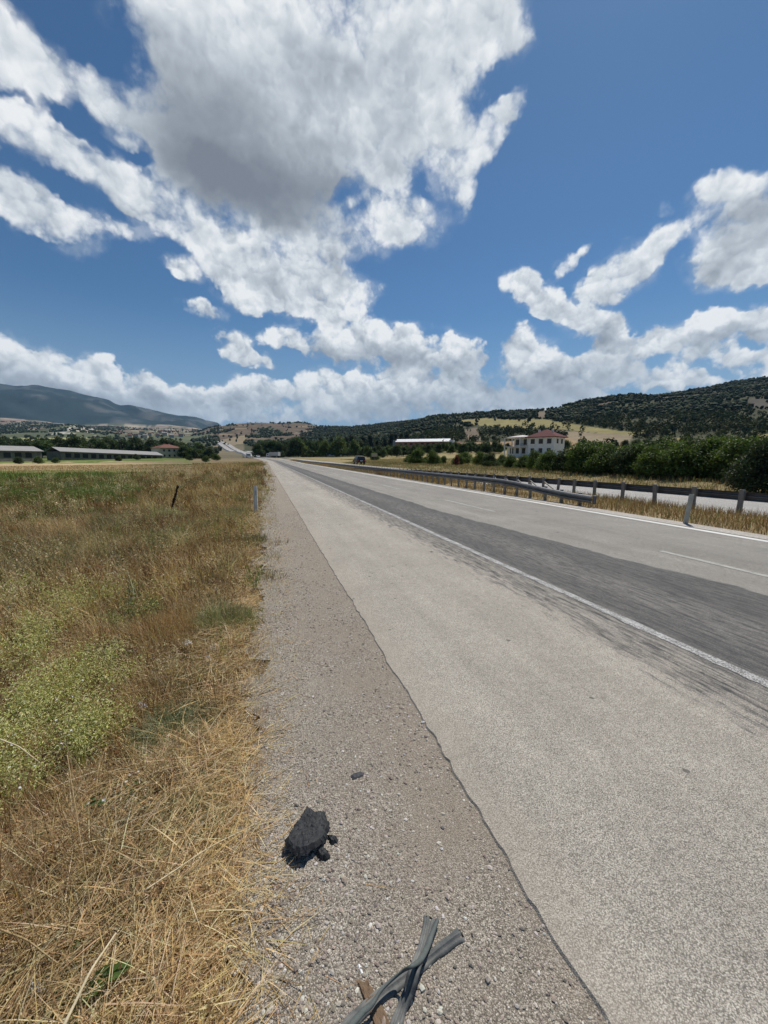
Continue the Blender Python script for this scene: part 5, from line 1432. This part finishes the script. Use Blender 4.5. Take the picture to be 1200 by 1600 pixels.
def broadleaf(loc, n, L, wd, label, seed, cols, tilt=(.6, 1.2)):
    r = np.random.default_rng(seed); o = empty('broadleaf_plant', loc); tag(o, label, 'plant')
    for k in range(n):
        a = k * 2.4 + r.uniform(-.3, .3); ln = L * r.uniform(.7, 1.1); ti = r.uniform(*tilt)
        t = np.linspace(0, 1, 9); wv = wd * np.sin(np.pi * np.clip(t * .92 + .06, 0, 1)) ** .8 * r.uniform(.8, 1.2)
        bend = ti + t * .7; dl = ln / 8
        x_ = np.cumsum(np.sin(bend) * dl); z_ = np.cumsum(np.cos(bend) * dl)
        mid = np.stack([np.cos(a) * x_, np.sin(a) * x_, z_ - .01], 1); sd_ = np.array([-np.sin(a), np.cos(a), 0])
        rip = .006 * np.sin(t * 19 + k)
        V = np.concatenate([mid - sd_ * wv[:, None] + np.stack([0 * t, 0 * t, wv * .35 + rip], 1), mid, mid + sd_ * wv[:, None] + np.stack([0 * t, 0 * t, wv * .35 - rip], 1)])
        i = np.arange(8); F = np.concatenate([np.stack([i, i + 1, i + 10, i + 9], 1), np.stack([9 + i, 10 + i, 19 + i, 18 + i], 1)])
        tri_mesh('leaf', V, F, M_leaf, o, tint(cols[k % len(cols)], 27, r, .12, .04), smooth=True)
    return o
broadleaf(on_ground(85, 1600), 8, .20, .028, 'dark green broad-leaved dock plant in the bottom left corner', 1, [(.075, .13, .03), (.11, .17, .045)])
broadleaf(on_ground(10, 1530), 5, .14, .026, 'broad green leaf rosette cut by the left photo edge near the bottom', 2, [(.10, .15, .04), (.16, .20, .07)])
broadleaf(on_ground(175, 1440), 8, .10, .010, 'grey-green narrow-leaved rosette in the straw above the pale stalk', 3, [(.13, .16, .10), (.18, .20, .13)])
broadleaf(on_ground(322, 1540), 9, .085, .010, 'grey-green star-shaped rosette in the straw near the cigarette end', 4, [(.16, .19, .12), (.20, .22, .14)], (.9, 1.5))
M_stalk = simple('dry pale stalk', (.56, .47, .30), .8, .15, 0, .2, 40)
M_stalk2 = simple('dry brown stalk', (.36, .26, .13), .8, .15, 0, .2, 40)
def stalk(a, b, za, zb, rad, label, col=PALE, sag=.02):
    A, B = np.array(gp(*a, za)), np.array(gp(*b, zb)); m = (A + B) / 2; m[2] += sag
    P = spline([A, (A * .6 + m * .4), m, (B * .6 + m * .4), B], 24)
    o = sweep('dry_stalk', P - A, lambda t: np.stack([np.cos(th[::3]) * rad * (1 - .5 * t), np.sin(th[::3]) * rad * (1 - .5 * t)], 1), M_stalk if col is PALE else M_stalk2, None)
    o.location = A
    return tag(o, label, 'stalk', 'dry stalks lying in the verge')
ST_ = [((98, 1606), (181, 1458), .12, .13, .0045, 'thick pale straw stalk slanting up from the bottom left corner'),
 ((225, 1392), (412, 1281), .09, -.01, .003, 'long pale stalk lying across the straw towards the tyre chunk'),
 ((0, 1452), (90, 1505), .10, .08, .003, 'thin brown stalk lying at the left photo edge near the bottom'),
 ((10, 1440), (250, 1180), .08, .20, .0022, 'long thin straw running diagonally through the brown dead grass'),
 ((105, 1180), (150, 1470), .35, .02, .002, 'thin bowed upright stalk crossing the brown dead grass'),
 ((395, 1092), (448, 1062), -.02, .02, .004, 'short pale stalk sticking out onto the gravel'),
 ((400, 1180), (445, 1110), .0, .06, .0022, 'thin dark twig reaching over the gravel above the tyre chunk'),
 ((0, 1155), (60, 1190), .25, .15, .0035, 'pale stalk lying over the pale green weeds at the left photo edge'),
 ((385, 1505), (382, 1600), -.012, -.012, .002, 'thin brown stem lying along the gravel edge at the bottom')]
for (a, b, za, zb, rd, lb) in ST_: stalk(a, b, za, zb, rd, lb, PALE if 'pale' in lb else STRAW * .8)
p = on_ground(266, 803)
dk = empty('dock_stalk', p, 0); tag(dk, 'dark brown dead dock stalk standing in the dry grass', 'stalk')
dk.rotation_euler = (R(-4), R(17), 0)
MB().cyl((0, 0, -.05), (0, 0, .95), .010, .006, 8).build('stem', simple('dark stem', (.05, .03, .022), .9, .1), dk)
r_ = np.random.default_rng(9); n = 900; t = r_.uniform(.25, 1.0, n); P = np.stack([r_.normal(0, .017, n), r_.normal(0, .017, n), t * .95], 1)
V, F, C = cards(P, r_.normal(size=(n, 3)), r_.uniform(.02, .04, n), .7, tint((.055, .033, .026), n, r_), r_); tri_mesh('seed_head', V, F, M_leaf, dk, C)
# litter in the grass
slab('pale_stone', [(322, 1012), (330, 1005), (344, 1006), (349, 1014), (345, 1021), (330, 1022)], -.08, .06, simple('pale stone', (.30, .30, .29), .9, .1, 0, .2, 30), 'pale grey stone at the foot of the fresh green tuft', 'stone', seed=21, dome=.7, rings=8, rough=.5)
M_foil = simple('crumpled white wrapper', (.45, .45, .46), .35, .5, .1, .25, 40)
o_, c_ = slab('plastic_wrapper', [(38, 1540), (44, 1525), (56, 1530), (66, 1528), (70, 1545), (64, 1556), (52, 1560), (42, 1552)], .0, .03, M_foil, 'crumpled white wrapper in the grass at the lower left corner', 'wrapper', seed=23, dome=.5, rings=7, rough=1.6)
for k, (pp, lb) in enumerate(((
 [(214, 1098), (222, 1094), (232, 1102), (226, 1110), (216, 1108)], 'small crumpled grey paper scrap beside the grey-green tuft'),
 ([(284, 1002), (292, 998), (300, 1002), (294, 1008), (286, 1008)], 'small white paper scrap among the withered leaves'),
 ([(320, 1025), (328, 1022), (330, 1032), (324, 1034)], 'small cream paper scrap below the pale stone'))):
    slab('paper_scrap', pp, .02, .006, M_foil if k else simple('grey wrapper', (.36, .35, .38), .5, .3), lb, 'paper scrap', seed=30 + k, dome=.3, rings=4, rough=.8)
# ------------------------------------------------------------------ trees
def crown_mesh(lobes, n, leaf, cols, seed, shell=.5, up=.3):
    """leaves spread through a few overlapping masses, leaving gaps between them"""
    r = np.random.default_rng(seed); L = np.array(lobes, float); vol = L[:, 3] * L[:, 4] * L[:, 5]
    k = r.choice(len(L), n, p=vol ** .75 / (vol ** .75).sum())
    d = r.normal(size=(n, 3)); d /= np.linalg.norm(d, axis=1)[:, None]
    q = (shell + (1 - shell) * r.uniform(0, 1, n) ** .6) * (1 + .22 * (fbm(d[:, 0] * 2.5 + k, d[:, 1] * 2.5 + d[:, 2] * 2, seed) - .5) * 2)
    P = L[k, :3] + d * L[k, 3:6] * q[:, None]
    # twigs: leaves gather in sprays
    tw = r.normal(0, 1, (n, 3)) * leaf * .5
    P = P + tw; P[:, 2] = np.maximum(P[:, 2], .02)
    N = d * .6 + r.normal(0, .7, (n, 3)) + np.array([0, 0, up])
    lob_t = r.uniform(.8, 1.2, len(L))
    base = np.array(cols)[r.integers(0, len(cols), n)] * lob_t[k][:, None]
    return cards(P, N, r.uniform(.6, 1.4, n) * leaf, .55, tint(base, n, r, .22, .08), r)
def trunk_mb(h, rad, limbs, r):
    b = MB(); top = (r.uniform(-.1, .1) * h * .3, r.uniform(-.1, .1) * h * .3, h)
    b.cyl((0, 0, -.3), (top[0] * .5, top[1] * .5, h * .55), rad, rad * .75, 8); b.cyl((top[0] * .5, top[1] * .5, h * .55), top, rad * .75, rad * .4, 8)
    for (x, y, z) in limbs:
        t = r.uniform(.4, .95); b.cyl((top[0] * t, top[1] * t, h * t * .9), (x, y, z), rad * .45, rad * .15, 6)
    return b
def rand_lobes(w, h, n, r, low=.0):
    o = []
    for k in range(n):
        f = (k + .5) / n; z = h * (low + (1 - low) * (.18 + .70 * f)); wr = w * (.9 - .55 * f ** 1.6) * r.uniform(.55, .8)
        a = r.uniform(0, 6.28); q = w * .45 * (1 - f * .7) * r.uniform(.3, 1.1)
        o.append((math.cos(a) * q, math.sin(a) * q, z, wr, wr * r.uniform(.8, 1.1), h * r.uniform(.14, .22)))
    return o
def proto(name, w, h, nl, n, leaf, cols, seed, low=0.0):
    r = random.Random(seed); root = empty(name, (0, 0, 0)); L = rand_lobes(w, h, nl, r, low)
    trunk_mb(h * .7, max(.04, w * .035), [l[:3] for l in L[::2]], r).build('trunk', M_bark, root)
    V, F, C = crown_mesh(L, n, leaf, cols, seed); tri_mesh('crown', V, F, M_leaf, root, C)
    return root
DK = [(.048, .072, .023), (.066, .096, .030), (.038, .056, .021)]
MD = [(.085, .125, .028), (.12, .165, .036), (.062, .095, .024)]
OL = [(.075, .085, .035), (.095, .105, .045), (.055, .065, .028)]
PN = [(.026, .042, .022), (.036, .052, .026)]
USED = set()
def place(pr, loc, rz, s, name=None, sz=None):
    if pr.name not in USED: USED.add(pr.name); o = pr
    else: o = copy_tree(pr)
    o.location = [float(v) for v in loc]; o.rotation_euler = (0, 0, rz); o.scale = (s, s, s if sz is None else sz)
    return o
tr = random.Random(77)
# hedge of young trees along the far side of the opposite road
H = [proto('hedge_tree', 2.3, 3.0, 12, 8000, .17, MD if k != 2 else DK, 800 + k) for k in range(5)]
ordinal = ['first', 'second', 'third', 'fourth', 'fifth', 'sixth', 'seventh', 'eighth', 'ninth', 'tenth', 'eleventh', 'twelfth', 'thirteenth', 'fourteenth', 'fifteenth', 'sixteenth', 'seventeenth', 'eighteenth', 'nineteenth', 'twentieth', 'twenty-first', 'twenty-second', 'twenty-third', 'twenty-fourth', 'twenty-fifth', 'twenty-sixth', 'twenty-seventh', 'twenty-eighth', 'twenty-ninth', 'thirtieth', 'thirty-first', 'thirty-second', 'thirty-third', 'thirty-fourth', 'thirty-fifth', 'thirty-sixth', 'thirty-seventh', 'thirty-eighth', 'thirty-ninth', 'fortieth']
def rowpts(xs, X):
    for x in xs:
        d = ray(x, 720); t = X / d[0]; yield x, X, d[1] * t
# photo x, sideways distance, height of the top as photo y
ROW = [(838, 29, 705), (860, 28.5, 704), (884, 29, 702), (905, 28, 694), (922, 29, 690), (944, 28.5, 696), (962, 29.5, 700), (980, 28, 699), (1000, 29, 694), (1020, 28, 696), (1040, 29.5, 692), (1060, 28, 693), (1082, 30, 688), (1104, 29, 686), (1128, 30, 685), (1150, 28.5, 690), (1172, 29, 694), (1195, 30, 688), (1222, 28, 690), (1250, 29, 692), (1300, 29, 690)]
for k, (x, X, yt) in enumerate(ROW):
    d = ray(x, 720); t = X / d[0]; Y = d[1] * t
    z = float(T(X, Y)); rh = math.hypot(X, Y); top = at_r(x, rh, yt)[2]
    s = (top - z) / 2.85
    pr = H[k % 5]
    o = place(pr, (X, Y, z - .05), tr.uniform(0, 6.28), s * tr.uniform(.98, 1.15), sz=s)
    wh = ordinal[k]
    tag(o, f'bushy green young tree, {wh} from the villa in the front rank of the roadside hedge', 'tree', 'young trees of the roadside hedge')
for k in range(36):     # second rank filling the hedge
    x = 640 + k * 17.5 + tr.uniform(-8, 8); X = tr.uniform(32, 37); d = ray(x, 720); t = X / d[0]; Y = d[1] * t
    z = float(T(X, Y)); yt = (709 if x < 790 else 706 if x < 880 else 698 if x < 1010 else 688) + tr.uniform(-4, 6); top = at_r(x, math.hypot(X, Y), yt)[2]
    if 780 < x < 885: yt = 711; top = at_r(x, math.hypot(X, Y), yt)[2]
    s = max(.5, (top - z) / 2.85)
    o = place(H[(k * 3 + 1) % 5], (X, Y, z - .05), tr.uniform(0, 6.28), s * 1.1, sz=s)
    tag(o, 'bushy green young tree behind the front rank of the roadside hedge', 'tree', 'second rank of the roadside hedge')
B1 = proto('bush', 1.6, 2.4, 8, 7000, .11, [(.03, .045, .02), (.04, .06, .022), (.055, .075, .03)], 850)
d = ray(1180, 760); t = 22.8 / d[0]
o = place(B1, (24.2, d[1] * 24.2 / d[0], float(T(24.2, 12.0)) - .05), 1.0, 1.22); tag(o, 'big very dark bush at the right photo edge in front of the hedge', 'bush')
d = ray(1215, 760)
o = place(B1, (24.6, d[1] * 24.6 / d[0], float(T(24.6, 12.0)) - .05), 2.6, 1.3); tag(o, 'very dark bush beyond the right photo edge beside the big one', 'bush')
B2 = proto('round_bush', 2.6, 4.2, 9, 6000, .24, MD, 853)
for (x, X, yt, lb) in ((652, 30, 700, 'big green round bush between the barn and the guard rail'), (676, 31, 704, 'round bush right beside the big green one between barn and guard rail'), (585, 40, 706, 'lone dark round bush in the dry field behind the square sign')):
    d = ray(x, 720); t = X / d[0]; Y = d[1] * t; z = float(T(X, Y)); top = at_r(x, math.hypot(X, Y), yt)[2]
    o = place(B2, (X, Y, z - .1), tr.uniform(0, 6), (top - z) / 4.1 * 1.25, sz=(top - z) / 4.0); tag(o, lb, 'bush')
# a red-leaved tree in the hedge
RT = proto('red_leaved_tree', 1.2, 3.4, 7, 2600, .2, [(.16, .045, .035), (.11, .035, .03), (.20, .07, .05)], 857)
p = at_r(714, 66); z = float(T(p[0], p[1])); o = place(RT, (p[0], p[1], z), 0, .55); tag(o, 'small red-leaved tree among the green bushes left of the villa', 'tree')

# trees of the middle distance, each its own
LT = [proto('leafy_tree', 2.8, 6.2, 10, 3200, .42, MD if k == 1 else DK, 870 + k, .10) for k in range(3)]
PT = [proto('pine_tree', 2.0, 7.5, 9, 2600, .40, PN, 880 + k, .12) for k in range(2)]
def put_tree(x, r, h, kind, label, group, cat='tree', wide=1.0):
    p = at_r(x, r); z = float(T(p[0], p[1])); pr = (PT if kind == 'pine' else LT)[tr.randrange(2 if kind == 'pine' else 3)]
    s = h / (7.2 if kind == 'pine' else 6.0)
    o = place(pr, (p[0], p[1], z - .2), tr.uniform(0, 6.28), s * wide, sz=s)
    tag(o, label, cat, group)
def bandtrees(n, x0, x1, r0, r1, h0, h1, kind, label, group, wide=1.0, avoid=None):
    for k in range(n):
        x = x0 + (x1 - x0) * (k + tr.uniform(.1, .9)) / n
        r = tr.uniform(r0, r1)
        if avoid and avoid(x, r): continue
        put_tree(x, r, tr.uniform(h0, h1) * (.46 if 'below the barn' in label and 612 < x < 712 else 1), kind, label, group, wide=wide)
bandtrees(26, 402, 565, 285, 345, 10, 15, 'leafy', 'dark leafy tree in the dense front belt beyond the crest ahead', 'front belt of trees ahead', 1.2)
bandtrees(26, 410, 640, 345, 430, 12, 18, 'pine', 'dark conifer in the wood behind the front belt ahead', 'conifers ahead', 1.2)
bandtrees(42, 565, 800, 200, 255, 4.5, 7, 'leafy', 'dark rounded tree in the row below the white-roofed barn', 'row of trees below the barn', 1.25, lambda x, r: 785 < x < 880)
bandtrees(34, 40, 318, 290, 345, 9, 14, 'leafy', 'dark tree in the belt behind the farm sheds on the left', 'belt of trees behind the farm', 1.35)
bandtrees(22, -60, 315, 345, 430, 10, 15, 'leafy', 'dark tree in the second belt far behind the farm', 'second belt behind the farm', 1.3)
bandtrees(12, 284, 328, 220, 320, 5, 9, 'leafy', 'dark leafy tree in the thicket left of the climbing road', 'thicket left of the climbing road', 1.3)
bandtrees(8, 415, 450, 560, 760, 7, 10, 'leafy', 'dark tree standing beside the far climb of the road', 'trees beside the climbing road', 1.2)
bandtrees(10, 880, 1010, 240, 300, 4, 6.5, 'leafy', 'dark round tree standing in the tan field on the slope', 'trees in the tan field', 1.3)
bandtrees(22, 990, 1215, 170, 260, 4.5, 7.0, 'leafy', 'dark tree on the lower slope behind the roadside hedge at right', 'trees of the lower right slope', 1.3)
bandtrees(8, 720, 800, 262, 300, 3.5, 5, 'leafy', 'dark scrubby tree beside the bare bank right of the barn', 'scrubby trees right of the barn', 1.3)
for k, (x, r, h, lb) in enumerate(((337, 180, 3.2, 'dark round bush at the end of the verge left of the climbing road'), (322, 150, 2.4, 'green bush beside the dark round one at the end of the verge'), (296, 190, 2.6, 'pale green bush right of the red-roofed farm house'), (213, 205, 2.8, 'dark bush before the wall of the long farm shed'), (185, 180, 2.2, 'low bush in front of the middle of the long farm shed'), (58, 150, 2.3, 'dark bush in front of the shed at the left photo edge'), (28, 150, 2.2, 'dark small bush closest to the left photo edge before the shed'), (87, 160, 2.0, 'dark bush at the near end of the long farm shed'))):
    put_tree(x, r, h, 'leafy', lb, None, 'bush', 1.5)

# ------------------------------------------------------------------ the far woods, one mass
fr_ = np.random.default_rng(55)
def forest(name, n, x0, x1, r0, r1, h0, h1, dens, cols, ps=.55):
    az0, az1 = [math.atan2(ray(x, 714)[0], ray(x, 714)[1]) for x in (x0, x1)]
    a = fr_.uniform(az0, az1, n); u = fr_.uniform(0, 1, n) ** ps; r = r0 + (r1 - r0) * u
    x, y = r * np.sin(a), r * np.cos(a); z = T(x, y)
    px, py, _ = proj(np.stack([x, y, z], 1)); k = fr_.uniform(0, 1, n) < dens(px, py, r, x, y)
    x, y, z, r = x[k], y[k], z[k], r[k]; n = len(x)
    near = r < 620
    out = []
    if near.any():                       # nearer trees: leaf sprays
        xn, yn, zn = x[near], y[near], z[near]; nn_ = len(xn); per = 26
        hn = h0 + (h1 - h0) * fr_.uniform(0, 1, nn_) ** 1.5; wn = hn * fr_.uniform(.32, .6, nn_)
        d = fr_.normal(size=(nn_ * per, 3)); d /= np.linalg.norm(d, axis=1)[:, None]; d *= (.45 + .55 * fr_.uniform(0, 1, (nn_ * per, 1)) ** .6)
        H_, W_ = np.repeat(hn, per), np.repeat(wn, per)
        C0 = np.stack([np.repeat(xn, per) + d[:, 0] * W_, np.repeat(yn, per) + d[:, 1] * W_, np.repeat(zn, per) + H_ * (.5 + .48 * d[:, 2])], 1)
        cb = np.array(cols)[fr_.integers(0, len(cols), nn_)] * (.6 + .8 * fbm(xn / 60, yn / 60, 201, 3))[:, None]
        out.append(cards(C0, d + fr_.normal(0, .5, d.shape) + [0, 0, .3], H_ * fr_.uniform(.22, .42, nn_ * per), .75, tint(np.repeat(cb, per, 0), nn_ * per, fr_, .25, .1), fr_))
    x, y, z, r = x[~near], y[~near], z[~near], r[~near]; n = len(x)
    bm = bmesh.new(); bmesh.ops.create_icosphere(bm, subdivisions=1, radius=1)
    B = np.array([v.co for v in bm.verts]); Fb = np.array([[v.index for v in f.verts] for f in bm.faces]); bm.free()
    m = len(B); h = h0 + (h1 - h0) * fr_.uniform(0, 1, n) ** 1.8; w = h * fr_.uniform(.32, .62, n)
    kk = 1 + fr_.uniform(-.48, .40, (n, m, 1)); Q = B[None] * kk
    X = Q[..., 0] * w[:, None] + x[:, None]; Y = Q[..., 1] * w[:, None] + y[:, None]; Z = Q[..., 2] * (h * .5)[:, None] + (z + h * .42)[:, None]
    V = np.stack([X, Y, Z], 2).reshape(-1, 3); F = (Fb[None] + (np.arange(n) * m)[:, None, None]).reshape(-1, 3)
    big = fbm(x / 60, y / 60, 201, 3)
    c = np.array(cols)[fr_.integers(0, len(cols), n)] * (.65 + .7 * big)[:, None]
    out.append((V, F, np.repeat(tint(c, n, fr_, .25, .1), m, 0)))
    V, F, C = join(out)
    return tag(tri_mesh(name, V, F, M_wood_, cols=C), kind='stuff')
M_wood_ = leafy('far foliage', .12, .8, .1)
def open_ground(px, py, r):
    o = np.zeros(px.shape, bool)
    for nm, rmin, poly in FIELDS: o |= (r > rmin) & pix_poly(poly, px, py)
    return o
def d_right(px, py, r, x, y):
    g = fbm(x / 45, y / 45, 211, 4)
    d = .16 + .84 * sstep(.38, .52, g)
    d = np.where(open_ground(px, py, r), .015, d)
    d = np.where((px > 590) & (px < 735) & (r < 335), 0.0, d)
    d = np.where((px > 640) & (r < 330) & (py > 684), .14, d)
    return d
FC = [(.038, .056, .020), (.052, .068, .025), (.030, .044, .018), (.080, .084, .034)]
forest('slope_wood', 62000, 470, 1500, 265, 1500, 2.2, 7.5, d_right, FC, .62)
def d_mid(px, py, r, x, y):
    kn = (r > 1100)
    f = np.where(kn, .9 * sstep(.56, .64, fbm(x / 70, y / 70, 77)) + .02, .85)
    f = np.where(pix_poly([(312, 680), (400, 680), (412, 720), (312, 720)], px, py) & (np.abs(x - np.interp(np.hypot(x, y), [480, 740, 1000, 1420], [at_r(404, 480)[0], at_r(380, 740)[0], at_r(352, 1000)[0], at_r(324, 1420)[0]])) < 48), 0, f)
    return np.where(open_ground(px, py, r), .02, f)
forest('valley_wood', 9000, 330, 560, 430, 2200, 5, 9, d_mid, FC, .8)
def d_left(px, py, r, x, y):
    g = fbm(x / 120, y / 50, 221, 4); d = sstep(.50, .60, g)
    d = np.where((py > 683) & (py < 692) & (px < 140), .03, d)
    d = np.where((px > 195) & (px < 300) & (r > 950), d * .35, d)
    return d
forest('plain_wood', 12000, -120, 345, 430, 3600, 6, 10, d_left, [(.045, .06, .03), (.055, .07, .035)], .8)
# ------------------------------------------------------------------ summer haze
HZ = 4.0e-5
z_lo, z_hi = float(gz.min()) - 1, float(gz.max()) + 30
b = MB().box((0, 0, (z_lo + z_hi) / 2), (27000, 27000, z_hi - z_lo))
hz = b.build('haze', None); tag(hz, kind='stuff')
mh = bpy.data.materials.new('haze'); mh.use_nodes = True; mh.node_tree.nodes.clear(); nh = NT(mh.node_tree)
pv = nh.N.new('ShaderNodeVolumePrincipled'); pv.inputs['Color'].default_value = (.34, .63, 1.0, 1); pv.inputs['Density'].default_value = HZ; pv.inputs['Anisotropy'].default_value = 0.0
mo = nh.N.new('ShaderNodeOutputMaterial'); nh.L.new(pv.outputs[0], mo.inputs['Volume'])
hz.data.materials.append(mh)
